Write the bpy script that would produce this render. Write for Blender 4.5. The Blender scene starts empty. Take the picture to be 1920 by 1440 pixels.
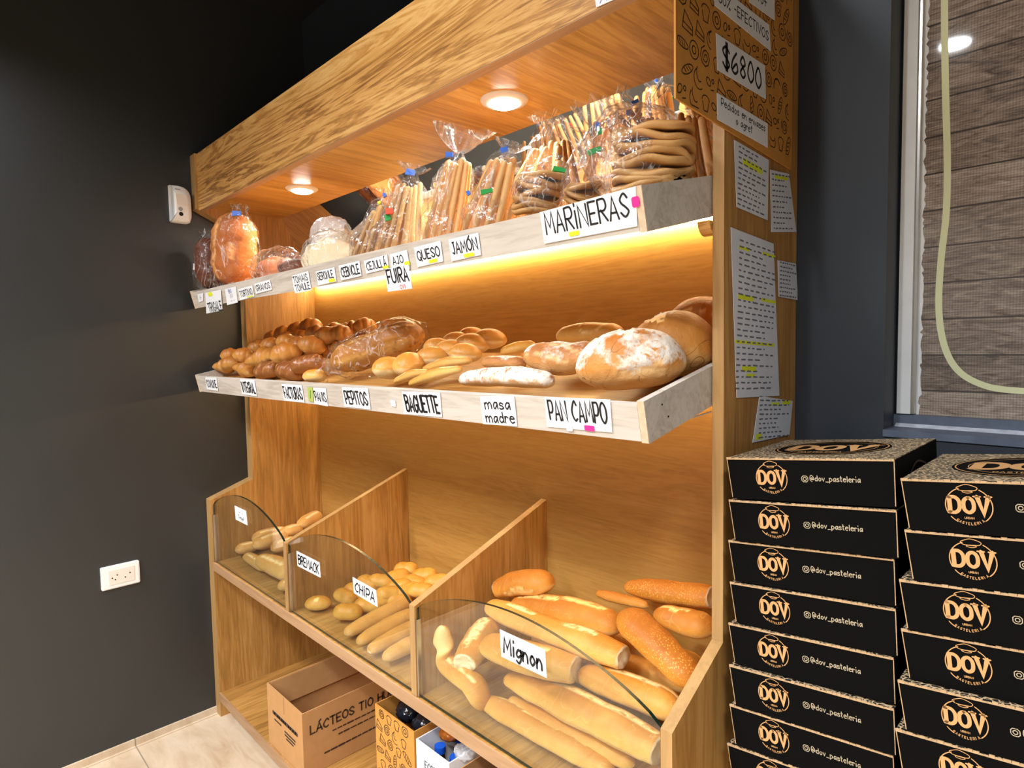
import bpy, math, random
from mathutils import Matrix, Vector, noise
R0 = random.Random(7)

# ------------------------------------------------------------------ camera, world, lights, exposure
sc = bpy.context.scene
CAM = Vector((2.4739, -1.2466, 1.4160))
FPX = 1149.5
ROT = Matrix(((0.7019, -0.0303, 0.7116), (0.7121, 0.0548, -0.7000), (-0.0178, 0.9980, 0.0600)))
cd = bpy.data.cameras.new('camera'); cam = bpy.data.objects.new('camera', cd)
sc.collection.objects.link(cam)
cd.sensor_fit = 'HORIZONTAL'; cd.sensor_width = 36; cd.lens = FPX * 36 / 1920; cd.clip_start = .02
cam.matrix_world = Matrix.Translation(CAM) @ ROT.to_4x4()
sc.camera = cam
wd = bpy.data.worlds.new('world'); sc.world = wd; wd.use_nodes = True
wd.node_tree.nodes['Background'].inputs[0].default_value = (.8, .9, 1, 1)
wd.node_tree.nodes['Background'].inputs[1].default_value = .05
vs = sc.view_settings
sc.display_settings.display_device = 'sRGB'
vs.view_transform = 'Standard'; vs.look = 'None'; vs.gamma = 1; vs.use_curve_mapping = False
vs.exposure = 0.57
sc.cycles.transparent_max_bounces = 24
sc.cycles.max_bounces = 8
sc.cycles.sample_clamp_indirect = 6


def lamp(name, loc, power, radius, spread, col=(1, .97, .93), rot=(0, 0, 0)):
    l = bpy.data.lights.new(name, 'AREA'); l.shape = 'DISK'; l.size = radius * 2; l.energy = power
    l.spread = math.radians(spread); l.color = col
    o = bpy.data.objects.new(name, l); o.location = loc; o.rotation_euler = rot
    sc.collection.objects.link(o); return o


# recessed round ceiling lamps of the shop (behind the camera), plus added ones
for (x, y, p, r_, sp_) in ((1.84, -2.11, 20, .055, 156), (.32, -1.95, 26, .11, 136), (3.3, -2.1, 40, .2, 136), (1.1, -2.5, 34, .25, 140),
                           (2.5, -2.9, 40, .25, 140), (1.4, -3.8, 36, .2, 136), (3.0, -3.8, 36, .2, 136), (1.5, -1.15, 9, .15, 150)):  # two widest added to soften shadows, last one for wall sheen and fascia
    lamp('ceiling_lamp', (x, y, 2.79), p, r_, sp_, (.94, .97, 1))

# ------------------------------------------------------------------ pixel -> point helpers (1920 x 1440 frame)
RX, RY, RZ = [ROT.col[i] for i in range(3)]


def ray(px, py):
    return ROT @ Vector(((px - 960) / FPX, (720 - py) / FPX, -1))


def at(px, py, ax, v):
    d = ray(px, py); i = 'xyz'.index(ax)
    return CAM + d * ((v - CAM[i]) / d[i])


def onplane(px, py, p, n):
    d = ray(px, py)
    return CAM + d * ((p - CAM).dot(n) / d.dot(n))


def mpp(p):                                   # metres per pixel at a point
    return -((p - CAM).dot(RZ)) / FPX


# ------------------------------------------------------------------ materials
MATS = {}


def nt(name):
    m = bpy.data.materials.new(name); m.use_nodes = True
    t = m.node_tree; t.nodes.clear()
    o = t.nodes.new('ShaderNodeOutputMaterial'); MATS[name] = m

    def N(k, **kw):
        n = t.nodes.new('ShaderNode' + k)
        for a, b in kw.items():
            if a in n.inputs: n.inputs[a].default_value = b
            else: setattr(n, a, b)
        return n
    return m, t, o, N, t.links.new


def c4(c):
    return (c[0], c[1], c[2], 1)


def srgb(r, g, b):
    f = lambda v: (v / 255 / 12.92) if v / 255 <= .04045 else ((v / 255 + .055) / 1.055) ** 2.4
    return (f(r), f(g), f(b))


def plain(name, col, rough=.6, spec=.5, metal=0, coat=0, noise_amt=0, nscale=20, emit=None, estr=0, bump=0):
    m, t, o, N, L = nt(name)
    b = N('BsdfPrincipled'); b.inputs['Roughness'].default_value = rough
    b.inputs['Specular IOR Level'].default_value = spec; b.inputs['Metallic'].default_value = metal
    b.inputs['Coat Weight'].default_value = coat
    b.inputs['Base Color'].default_value = c4(col)
    if noise_amt or bump:
        tc = N('TexCoord'); n = N('TexNoise', Scale=nscale, Detail=4); L(tc.outputs['Object'], n.inputs['Vector'])
        if noise_amt:
            r = N('ValToRGB'); L(n.outputs['Fac'], r.inputs[0])
            r.color_ramp.elements[0].position = .3; r.color_ramp.elements[1].position = .7
            r.color_ramp.elements[0].color = c4([v * (1 - noise_amt) for v in col])
            r.color_ramp.elements[1].color = c4([min(1, v * (1 + noise_amt)) for v in col])
            L(r.outputs[0], b.inputs['Base Color'])
        if bump:
            bp = N('Bump', Strength=bump, Distance=.002); L(n.outputs['Fac'], bp.inputs['Height']); L(bp.outputs[0], b.inputs['Normal'])
    if emit:
        b.inputs['Emission Color'].default_value = c4(emit); b.inputs['Emission Strength'].default_value = estr
    L(b.outputs[0], o.inputs[0]); return m


def wood(name, axis, dark, mid, light, rough=.45, scale=1.0, knots=0.0, contrast=1.0, ring=.13):
    m, t, o, N, L = nt(name)
    tc = N('TexCoord')
    s = {'x': (.7, 9, 9), 'y': (9, .7, 9), 'z': (9, 9, .7)}[axis]
    mp = N('Mapping'); mp.inputs['Scale'].default_value = [v * scale for v in s]
    L(tc.outputs['Object'], mp.inputs[0])
    n1 = N('TexNoise', Scale=1.6, Detail=6, Roughness=.62, Distortion=1.1 + knots); L(mp.outputs[0], n1.inputs['Vector'])
    mp2 = N('Mapping'); mp2.inputs['Scale'].default_value = [v * scale * 4.5 for v in s]
    L(tc.outputs['Object'], mp2.inputs[0])
    n2 = N('TexNoise', Scale=3.0, Detail=4, Roughness=.6); L(mp2.outputs[0], n2.inputs['Vector'])
    mp3 = N('Mapping'); mp3.inputs['Scale'].default_value = [v * scale * .35 for v in s]
    L(tc.outputs['Object'], mp3.inputs[0])
    n3 = N('TexNoise', Scale=2.2, Detail=2); L(mp3.outputs[0], n3.inputs['Vector'])
    # growth-ring lines
    ma = N('Math', operation='MULTIPLY'); L(n1.outputs['Fac'], ma.inputs[0]); ma.inputs[1].default_value = 34
    sn = N('Math', operation='SINE'); L(ma.outputs[0], sn.inputs[0])
    mr = N('MapRange'); L(sn.outputs[0], mr.inputs[0]); mr.inputs[1].default_value = -1; mr.inputs[2].default_value = 1
    a1 = N('Math', operation='MULTIPLY'); L(mr.outputs[0], a1.inputs[0]); a1.inputs[1].default_value = ring
    a2 = N('Math', operation='MULTIPLY_ADD'); L(n2.outputs['Fac'], a2.inputs[0]); a2.inputs[1].default_value = .42; L(a1.outputs[0], a2.inputs[2])
    a3 = N('Math', operation='MULTIPLY_ADD'); L(n3.outputs['Fac'], a3.inputs[0]); a3.inputs[1].default_value = .55; L(a2.outputs[0], a3.inputs[2])
    r = N('ValToRGB'); L(a3.outputs[0], r.inputs[0])
    e = r.color_ramp.elements
    e[0].position = .5 - .2 / contrast; e[0].color = c4(dark); e[1].position = .5 + .32 / contrast; e[1].color = c4(light)
    k = e.new(.56); k.color = c4(mid)
    b = N('BsdfPrincipled', Roughness=rough); L(r.outputs[0], b.inputs['Base Color'])
    bp = N('Bump', Strength=.12, Distance=.001); L(a3.outputs[0], bp.inputs['Height']); L(bp.outputs[0], b.inputs['Normal'])
    L(b.outputs[0], o.inputs[0]); return m


OAKD, OAKM, OAKL = srgb(124, 84, 36), srgb(172, 124, 62), srgb(202, 156, 92)
OAK = {a: wood('oak_laminate_' + a, a, OAKD, OAKM, OAKL) for a in 'xyz'}
FASCIA = wood('oak_fascia', 'x', srgb(122, 78, 34), srgb(194, 140, 72), srgb(218, 172, 104), scale=.85, knots=1.8, contrast=1.15, ring=.24)
BACKW = wood('oak_back', 'x', srgb(158, 112, 48), srgb(184, 138, 68), srgb(198, 156, 86), scale=1.6, contrast=.8)
SOFF = wood('oak_soffit', 'y', srgb(150, 104, 44), srgb(182, 136, 68), srgb(202, 158, 88), rough=.28, scale=1.2, contrast=1.2, ring=.2)
EDGE = wood('oak_edging', 'z', srgb(140, 104, 62), srgb(168, 130, 80), srgb(186, 148, 96), contrast=.7)
EDGEX = wood('oak_edging_x', 'x', srgb(140, 106, 76), srgb(168, 130, 94), srgb(190, 152, 114), contrast=.7)
TRAYW = wood('whitewashed_pine', 'x', srgb(150, 136, 122), srgb(196, 186, 174), srgb(212, 204, 194), rough=.7, contrast=.8)
TRAYE = plain('bare_pine_edge', srgb(205, 180, 150), .7, noise_amt=.15, nscale=90)


def schlick(N, L, nrm=None):
    lw = N('LayerWeight'); lw.inputs['Blend'].default_value = .5
    if nrm: L(nrm, lw.inputs['Normal'])
    p = N('Math', operation='POWER'); L(lw.outputs['Facing'], p.inputs[0]); p.inputs[1].default_value = 4
    q = N('Math', operation='MULTIPLY_ADD'); L(p.outputs[0], q.inputs[0]); q.inputs[1].default_value = .9; q.inputs[2].default_value = .04
    return q


def glassmat(name, tint, gloss=.10):
    m, t, o, N, L = nt(name)
    tr = N('BsdfTransparent'); tr.inputs[0].default_value = c4(tint)
    g = N('BsdfGlossy'); g.inputs['Roughness'].default_value = .02; g.inputs[0].default_value = (1, 1, 1, 1)
    f = schlick(N, L)
    mx = N('MixShader'); L(f.outputs[0], mx.inputs[0]); L(tr.outputs[0], mx.inputs[1]); L(g.outputs[0], mx.inputs[2])
    L(mx.outputs[0], o.inputs[0]); return m


GLASS = glassmat('clear_glass', (.93, .96, .94))
GLEDGE = plain('glass_edge_green', srgb(14, 34, 26), .2, .4)


def plastic(name, haze=.022, haze_col=(.9, .9, .92), bump=1.0, nscale=26, rough=.16, g0=.025, g1=.9):
    m, t, o, N, L = nt(name)
    tc = N('TexCoord'); n = N('TexNoise', Scale=nscale, Detail=3, Roughness=.5, Distortion=.8); L(tc.outputs['Object'], n.inputs['Vector'])
    w = N('TexVoronoi', Scale=nscale * .9, feature='DISTANCE_TO_EDGE'); L(tc.outputs['Object'], w.inputs['Vector'])
    ad = N('Math', operation='MULTIPLY_ADD'); L(w.outputs['Distance'], ad.inputs[0]); ad.inputs[1].default_value = .6; L(n.outputs['Fac'], ad.inputs[2])
    bp = N('Bump', Strength=bump, Distance=.012); L(ad.outputs[0], bp.inputs['Height'])
    tr = N('BsdfTransparent'); tr.inputs[0].default_value = (.97, .97, .97, 1)
    g = N('BsdfGlossy'); g.inputs['Roughness'].default_value = rough; L(bp.outputs[0], g.inputs['Normal'])
    f = schlick(N, L, bp.outputs[0])
    fm = N('Math', operation='MULTIPLY_ADD'); L(f.outputs[0], fm.inputs[0]); fm.inputs[1].default_value = g1; fm.inputs[2].default_value = g0
    mx = N('MixShader'); L(fm.outputs[0], mx.inputs[0]); L(tr.outputs[0], mx.inputs[1]); L(g.outputs[0], mx.inputs[2])
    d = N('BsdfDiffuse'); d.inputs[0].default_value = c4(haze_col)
    # fine white lines along film creases, painted in for the sparse highlights
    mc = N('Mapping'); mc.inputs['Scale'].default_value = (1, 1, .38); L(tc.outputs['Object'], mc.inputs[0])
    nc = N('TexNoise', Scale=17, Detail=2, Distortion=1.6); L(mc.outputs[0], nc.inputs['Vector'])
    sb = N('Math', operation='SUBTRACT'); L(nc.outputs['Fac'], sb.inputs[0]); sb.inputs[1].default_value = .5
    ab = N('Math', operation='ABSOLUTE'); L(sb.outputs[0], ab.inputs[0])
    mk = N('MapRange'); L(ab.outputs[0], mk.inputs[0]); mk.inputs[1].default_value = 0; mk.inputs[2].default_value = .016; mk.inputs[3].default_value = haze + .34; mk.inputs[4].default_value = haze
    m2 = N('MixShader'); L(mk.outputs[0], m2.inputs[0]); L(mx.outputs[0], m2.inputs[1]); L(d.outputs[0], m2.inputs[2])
    L(m2.outputs[0], o.inputs[0]); return m


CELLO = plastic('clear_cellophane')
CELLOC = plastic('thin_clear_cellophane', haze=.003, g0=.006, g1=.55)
CELLOW = plastic('cloudy_bag_plastic', .30, (.92, .92, .93), .7, 30)
DARKBAG = plain('dark_glossy_wrap', srgb(24, 26, 34), .15, .8, bump=1, nscale=40)


def bread(name, top, side, pale, flour=0.0, bumps=.35, spots=0.0, rough=.55, seed=0.0, spotcol=None, spotscale=150, crackcol=None):
    """vertex channel R = torn / slashed pale crust, G = underside (less browned), B = open crumb"""
    m, t, o, N, L = nt(name)
    at_ = N('Attribute', attribute_name='crust'); sp = N('SeparateColor'); L(at_.outputs['Color'], sp.inputs[0])
    tc = N('TexCoord'); mp = N('Mapping'); mp.inputs['Location'].default_value = (seed, seed * .7, 3)
    L(tc.outputs['Object'], mp.inputs[0]); V = mp.outputs[0]
    n = N('TexNoise', Scale=11, Detail=6, Roughness=.62); L(V, n.inputs['Vector'])
    gm = N('Math', operation='MULTIPLY_ADD'); L(n.outputs['Fac'], gm.inputs[0]); gm.inputs[1].default_value = .9; gm.inputs[2].default_value = -.45
    gs = N('Math', operation='ADD'); L(sp.outputs['Green'], gs.inputs[0]); L(gm.outputs[0], gs.inputs[1])
    r = N('ValToRGB'); L(gs.outputs[0], r.inputs[0])
    e_ = r.color_ramp.elements
    e_[0].position = .04; e_[0].color = c4(top); e_[1].position = .95; e_[1].color = c4(pale)
    k_ = e_.new(.5); k_.color = c4(side)

    def mix(a, fac, bcol):
        x = N('MixRGB'); L(fac, x.inputs[0]); L(a, x.inputs[1])
        if isinstance(bcol, tuple): x.inputs[2].default_value = c4(bcol)
        else: L(bcol, x.inputs[2])
        return x.outputs[0]
    nv = N('TexNoise', Scale=9, Detail=1, Distortion=2.2); L(V, nv.inputs['Vector'])
    s1_ = N('Math', operation='SUBTRACT'); L(nv.outputs['Fac'], s1_.inputs[0]); s1_.inputs[1].default_value = .5
    s2_ = N('Math', operation='ABSOLUTE'); L(s1_.outputs[0], s2_.inputs[0])
    s3_ = N('MapRange'); L(s2_.outputs[0], s3_.inputs[0]); s3_.inputs[1].default_value = 0; s3_.inputs[2].default_value = .006; s3_.inputs[3].default_value = .8 if crackcol else .22; s3_.inputs[4].default_value = 0
    col = mix(r.outputs[0], s3_.outputs[0], crackcol or pale)
    n4 = N('TexNoise', Scale=70, Detail=3); L(V, n4.inputs['Vector'])
    pr_ = N('MapRange'); L(n4.outputs['Fac'], pr_.inputs[0]); pr_.inputs[1].default_value = .3; pr_.inputs[2].default_value = .5
    rr = N('Math', operation='MULTIPLY'); L(sp.outputs['Red'], rr.inputs[0]); L(pr_.outputs[0], rr.inputs[1])
    col = mix(col, rr.outputs[0], tuple(min(1, v * 1.12) for v in pale))
    if spots:
        v = N('TexVoronoi', Scale=spotscale); L(V, v.inputs['Vector'])
        lt = N('MapRange'); L(v.outputs['Distance'], lt.inputs[0]); lt.inputs[1].default_value = .42; lt.inputs[2].default_value = .2
        n5 = N('TexNoise', Scale=9); L(V, n5.inputs['Vector'])
        mr5 = N('MapRange'); L(n5.outputs['Fac'], mr5.inputs[0]); mr5.inputs[1].default_value = .45; mr5.inputs[2].default_value = .6; mr5.inputs[4].default_value = spots
        mm = N('Math', operation='MULTIPLY'); L(lt.outputs[0], mm.inputs[0]); L(mr5.outputs[0], mm.inputs[1])
        col = mix(col, mm.outputs[0], spotcol or pale)
    if flour:
        n2 = N('TexNoise', Scale=7.5, Detail=6, Roughness=.62); L(V, n2.inputs['Vector'])
        fr = N('MapRange'); gf = N('Math', operation='MULTIPLY_ADD'); L(sp.outputs['Green'], gf.inputs[0]); gf.inputs[1].default_value = -.22; gf.inputs[2].default_value = .10; gf2 = N('Math', operation='ADD'); L(gf.outputs[0], gf2.inputs[0]); L(n2.outputs['Fac'], gf2.inputs[1]); L(gf2.outputs[0], fr.inputs[0]); fr.inputs[1].default_value = .62 - flour * .25; fr.inputs[2].default_value = .68 - flour * .25
        n3 = N('TexNoise', Scale=90, Detail=2); L(V, n3.inputs['Vector'])
        f3 = N('MapRange'); L(n3.outputs['Fac'], f3.inputs[0]); f3.inputs[1].default_value = .3; f3.inputs[2].default_value = .48
        fm = N('Math', operation='MULTIPLY'); L(fr.outputs[0], fm.inputs[0]); L(f3.outputs[0], fm.inputs[1])
        fm2 = N('Math', operation='MULTIPLY'); L(fm.outputs[0], fm2.inputs[0]); fm2.inputs[1].default_value = .92
        col = mix(col, fm2.outputs[0], srgb(232, 222, 208))
    col = mix(col, sp.outputs['Blue'], srgb(238, 222, 186))
    b = N('BsdfPrincipled', Roughness=rough); b.inputs['Specular IOR Level'].default_value = .35
    b.inputs['Subsurface Weight'].default_value = 0
    L(col, b.inputs['Base Color'])
    nb = N('TexNoise', Scale=60, Detail=5, Roughness=.6); L(V, nb.inputs['Vector'])
    nb2 = N('Math', operation='MULTIPLY_ADD'); L(n.outputs['Fac'], nb2.inputs[0]); nb2.inputs[1].default_value = 1.4; L(nb.outputs['Fac'], nb2.inputs[2])
    bp = N('Bump', Strength=bumps, Distance=.004); L(nb2.outputs[0], bp.inputs['Height']); L(bp.outputs[0], b.inputs['Normal'])
    L(b.outputs[0], o.inputs[0]); return m


B_BAG = bread('baguette_crust', srgb(192, 124, 42), srgb(222, 168, 84), srgb(242, 212, 148))
B_BAGD = bread('dark_baguette_crust', srgb(178, 106, 30), srgb(212, 144, 56), srgb(238, 196, 120))
B_SES = bread('sesame_crust', srgb(176, 100, 24), srgb(202, 130, 40), srgb(230, 172, 86), spots=.75, spotscale=230)
B_ROLL = bread('pale_roll_crust', srgb(208, 150, 76), srgb(222, 172, 104), srgb(236, 208, 158), rough=.5)
B_CHIP = bread('golden_bun_crust', srgb(204, 140, 48), srgb(232, 178, 88), srgb(244, 212, 142), rough=.42)
B_FACT = bread('brown_glazed_crust', srgb(158, 94, 34), srgb(198, 138, 64), srgb(226, 178, 112), rough=.42, bumps=.2)
B_FACD = bread('dark_glazed_crust', srgb(118, 64, 30), srgb(152, 92, 46), srgb(190, 134, 82), rough=.3, bumps=.2)
B_PEP = bread('soft_bun_crust', srgb(202, 134, 52), srgb(226, 172, 90), srgb(246, 224, 174), rough=.4, bumps=.15)
B_CAMPO = bread('country_loaf_crust', srgb(184, 112, 44), srgb(208, 142, 70), srgb(228, 186, 128), flour=.42, bumps=.7, crackcol=srgb(104, 58, 20))
B_CAMPO2 = bread('dark_country_loaf_crust', srgb(150, 90, 30), srgb(190, 126, 54), srgb(222, 178, 112), flour=.24, bumps=.7, seed=4, crackcol=srgb(104, 58, 20))
B_MADRE = bread('floury_loaf_crust', srgb(170, 106, 52), srgb(198, 138, 84), srgb(226, 190, 140), flour=.95, bumps=.5, seed=2)
B_MADRE2 = bread('rustic_loaf_crust', srgb(160, 96, 44), srgb(196, 136, 76), srgb(224, 186, 130), flour=.38, bumps=.8, seed=9, crackcol=srgb(104, 58, 20))
B_STICK = bread('breadstick_crust', srgb(176, 118, 56), srgb(206, 156, 94), srgb(230, 192, 138), bumps=.4)
B_CRACK = bread('flatbread_crust', srgb(166, 116, 58), srgb(192, 142, 82), srgb(214, 172, 116), bumps=.3)
B_WHITE = bread('white_flatbread_crust', srgb(226, 200, 158), srgb(236, 216, 182), srgb(246, 236, 216), bumps=.2)
B_SLICE = bread('sandwich_loaf_crust', srgb(172, 98, 44), srgb(200, 128, 70), srgb(226, 166, 106), bumps=.6)
B_SEED = bread('seeded_crust', srgb(150, 90, 28), srgb(180, 118, 44), srgb(204, 150, 74), spots=.9, spotscale=62, spotcol=srgb(84, 46, 14))
B_RYE = bread('dark_rye_crust', srgb(92, 44, 18), srgb(122, 64, 30), srgb(150, 90, 50), bumps=.6)
B_TINT = bread('reddish_flat_crust', srgb(164, 84, 40), srgb(196, 116, 62), srgb(222, 160, 110), bumps=.3)

PAPER = plain('white_paper', srgb(226, 227, 230), .7, .3)
PAPER2 = plain('thin_printed_paper', srgb(206, 208, 214), .7, .3, noise_amt=.05, nscale=14)
INK = plain('black_marker', srgb(16, 16, 18), .6)
INKB = plain('blue_ink', srgb(60, 74, 160), .6)
INKG = plain('grey_print', srgb(104, 106, 116), .7)
INKR = plain('red_ink', srgb(200, 40, 40), .6)
YEL = plain('yellow_highlighter', srgb(214, 222, 40), .6)
PINK = plain('pink_sticker', srgb(238, 40, 140), .6)
GREEN = plain('green_tag_plastic', srgb(20, 150, 60), .4)
RED = plain('red_tag_plastic', srgb(226, 70, 30), .4)
BLUE = plain('blue_clip_plastic', srgb(60, 110, 210), .4)
BLUED = plain('blue_cap_plastic', srgb(24, 82, 190), .25, .6)
KRAFT = plain('kraft_card', srgb(196, 136, 62), .75, .25, noise_amt=.06, nscale=50)
KRAFTL = plain('kraft_edge', srgb(180, 148, 110), .8, .2, noise_amt=.12, nscale=150)
CARD = plain('corrugated_card', srgb(186, 138, 88), .8, .2, noise_amt=.05, nscale=30)
CARDINK = plain('card_print', srgb(62, 40, 24), .8)
DOOD = plain('doodle_ink', srgb(52, 32, 14), .75)
BLACKBOX = plain('matt_black_card', srgb(10, 9, 8), .85, .06)
PEACH = plain('peach_print', srgb(196, 146, 92), .7)
CREAM = plain('cream_print', srgb(172, 156, 128), .7)
WHITEP = plain('white_plastic', srgb(232, 228, 224), .35, .5)
WHITEP2 = plain('ivory_plastic', srgb(224, 212, 200), .35, .5)
GREYP = plain('grey_plastic', srgb(150, 150, 150), .4)
BLACKP = plain('black_plastic', srgb(14, 14, 14), .2)
STEEL = plain('brushed_steel', srgb(190, 185, 178), .28, metal=1)
WALLD = plain('charcoal_paint', srgb(46, 47, 46), .36, .5, noise_amt=.04, nscale=3)
WALLB = plain('slate_paint', srgb(37, 43, 51), .5, .5, noise_amt=.04, nscale=3)
WALLF = plain('far_wall_paint', srgb(110, 108, 104), .8)
CEIL = plain('black_ceiling_paint', srgb(16, 16, 16), .8)
SILL = plain('worn_slate_paint', srgb(86, 94, 110), .45, noise_amt=.18, nscale=25)
WORN = plain('bare_worn_edge', srgb(188, 192, 202), .6, noise_amt=.2, nscale=60)
FRAMEW = plain('white_window_frame', srgb(226, 226, 224), .4, noise_amt=.05, nscale=20)
LEDS = plain('warm_led', (0, 0, 0), .5, emit=(1, .79, .44), estr=75)
LEDS2 = plain('warm_led_soft', (0, 0, 0), .5, emit=(1, .77, .40), estr=62)
RINGM = plain('satin_lamp_ring', srgb(206, 202, 198), .35, .5)
LENS = plain('lit_lens', (0, 0, 0), .5, emit=(1, .93, .84), estr=50)
MIRROR = plain('mirror_glass', (.86, .86, .84), .015, metal=1)

# floor tiles
m, t, o, N, L = nt('travertine_tile')
tc = N('TexCoord'); sx = N('SeparateXYZ'); L(tc.outputs['Object'], sx.inputs[0])


def grout(out, off, period, half):
    a = N('Math', operation='ADD'); L(out, a.inputs[0]); a.inputs[1].default_value = off
    w = N('Math', operation='PINGPONG'); L(a.outputs[0], w.inputs[0]); w.inputs[1].default_value = period / 2
    c = N('Math', operation='LESS_THAN'); L(w.outputs[0], c.inputs[0]); c.inputs[1].default_value = half
    return c.outputs[0]


gx = grout(sx.outputs['X'], .03 - .02, .60, .002); gy = grout(sx.outputs['Y'], .735, .60, .002)
mxg = N('Math', operation='MAXIMUM'); L(gx, mxg.inputs[0]); L(gy, mxg.inputs[1])
mp = N('Mapping'); mp.inputs['Scale'].default_value = (2, 7, 1); mp.inputs['Rotation'].default_value = (0, 0, .5); L(tc.outputs['Object'], mp.inputs[0])
n = N('TexNoise', Scale=2.2, Detail=8, Roughness=.6, Distortion=.7); L(mp.outputs[0], n.inputs['Vector'])
r = N('ValToRGB'); L(n.outputs['Fac'], r.inputs[0])
r.color_ramp.elements[0].position = .3; r.color_ramp.elements[0].color = c4(srgb(176, 146, 116))
r.color_ramp.elements[1].position = .72; r.color_ramp.elements[1].color = c4(srgb(206, 186, 160))
k = r.color_ramp.elements.new(.5); k.color = c4(srgb(194, 170, 142))
mg = N('MixRGB'); L(mxg.outputs[0], mg.inputs[0]); L(r.outputs[0], mg.inputs[1]); mg.inputs[2].default_value = c4(srgb(142, 126, 106))
b = N('BsdfPrincipled', Roughness=.35); L(mg.outputs[0], b.inputs['Base Color']); L(b.outputs[0], o.inputs[0])
TILE = m

# window film: printed brown planks seen through a fine dot raster
m, t, o, N, L = nt('printed_plank_film')
tc = N('TexCoord'); sx = N('SeparateXYZ'); L(tc.outputs['Object'], sx.inputs[0])
zz = N('Math', operation='MULTIPLY'); L(sx.outputs['Z'], zz.inputs[0]); zz.inputs[1].default_value = 1 / .066
fl = N('Math', operation='FLOOR'); L(zz.outputs[0], fl.inputs[0])
fr = N('Math', operation='FRACT'); L(zz.outputs[0], fr.inputs[0])
seam = N('Math', operation='LESS_THAN'); L(fr.outputs[0], seam.inputs[0]); seam.inputs[1].default_value = .045
wn = N('TexWhiteNoise', noise_dimensions='1D'); L(fl.outputs[0], wn.inputs['W'])
cb = N('CombineXYZ'); L(sx.outputs['X'], cb.inputs[0]); L(sx.outputs['Z'], cb.inputs[1]); L(fl.outputs[0], cb.inputs[2])
mp = N('Mapping'); mp.inputs['Scale'].default_value = (10, 46, 1.7); L(cb.outputs[0], mp.inputs[0])
n = N('TexNoise', Scale=1.6, Detail=8, Roughness=.7, Distortion=1.6); L(mp.outputs[0], n.inputs['Vector'])
ad = N('Math', operation='MULTIPLY_ADD'); L(wn.outputs['Value'], ad.inputs[0]); ad.inputs[1].default_value = .16; L(n.outputs['Fac'], ad.inputs[2])
r = N('ValToRGB'); L(ad.outputs[0], r.inputs[0])
e = r.color_ramp.elements
e[0].position = .38; e[0].color = c4(srgb(80, 66, 56)); e[1].position = .82; e[1].color = c4(srgb(186, 170, 154)); k = e.new(.56); k.color = c4(srgb(134, 116, 102))
ck = N('TexChecker', Scale=330); rt = N('Mapping'); rt.inputs['Rotation'].default_value = (0, .785, 0); L(tc.outputs['Object'], rt.inputs[0]); L(rt.outputs[0], ck.inputs['Vector'])
ck.inputs[1].default_value = (1.06, 1.06, 1.06, 1); ck.inputs[2].default_value = (.74, .73, .72, 1)
ml = N('MixRGB', blend_type='MULTIPLY'); ml.inputs[0].default_value = 1; L(r.outputs[0], ml.inputs[1]); L(ck.outputs[0], ml.inputs[2])
ms = N('MixRGB'); L(seam.outputs[0], ms.inputs[0]); L(ml.outputs[0], ms.inputs[1]); ms.inputs[2].default_value = c4(srgb(58, 46, 38))
b = N('BsdfPrincipled', Roughness=.6); b.inputs['Coat Weight'].default_value = 1; b.inputs['Coat Roughness'].default_value = .03; L(ms.outputs[0], b.inputs['Base Color']); b.inputs['Specular IOR Level'].default_value = .3
L(b.outputs[0], o.inputs[0]); FILM = m
FILMY = plain('printed_yellow_line', srgb(214, 214, 168), .6)

# patterned box lid: kraft with black leaf pattern
m, t, o, N, L = nt('leaf_pattern_lid')
tc = N('TexCoord'); mp = N('Mapping'); mp.inputs['Scale'].default_value = (110, 190, 1); mp.inputs['Rotation'].default_value = (0, 0, .6); L(tc.outputs['Object'], mp.inputs[0])
v = N('TexVoronoi', Scale=1, feature='DISTANCE_TO_EDGE'); L(mp.outputs[0], v.inputs['Vector'])
v2 = N('TexVoronoi', Scale=1.0); L(mp.outputs[0], v2.inputs['Vector'])
lt = N('Math', operation='LESS_THAN'); L(v.outputs['Distance'], lt.inputs[0]); lt.inputs[1].default_value = .085
l2 = N('Math', operation='LESS_THAN'); L(v2.outputs['Distance'], l2.inputs[0]); l2.inputs[1].default_value = .2
mx_ = N('Math', operation='MAXIMUM'); L(lt.outputs[0], mx_.inputs[0]); L(l2.outputs[0], mx_.inputs[1])
mg = N('MixRGB'); L(mx_.outputs[0], mg.inputs[0]); mg.inputs[1].default_value = c4(srgb(14, 13, 12)); mg.inputs[2].default_value = c4(srgb(182, 156, 120))
b = N('BsdfPrincipled', Roughness=.65); L(mg.outputs[0], b.inputs['Base Color']); L(b.outputs[0], o.inputs[0]); LEAF = m


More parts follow.
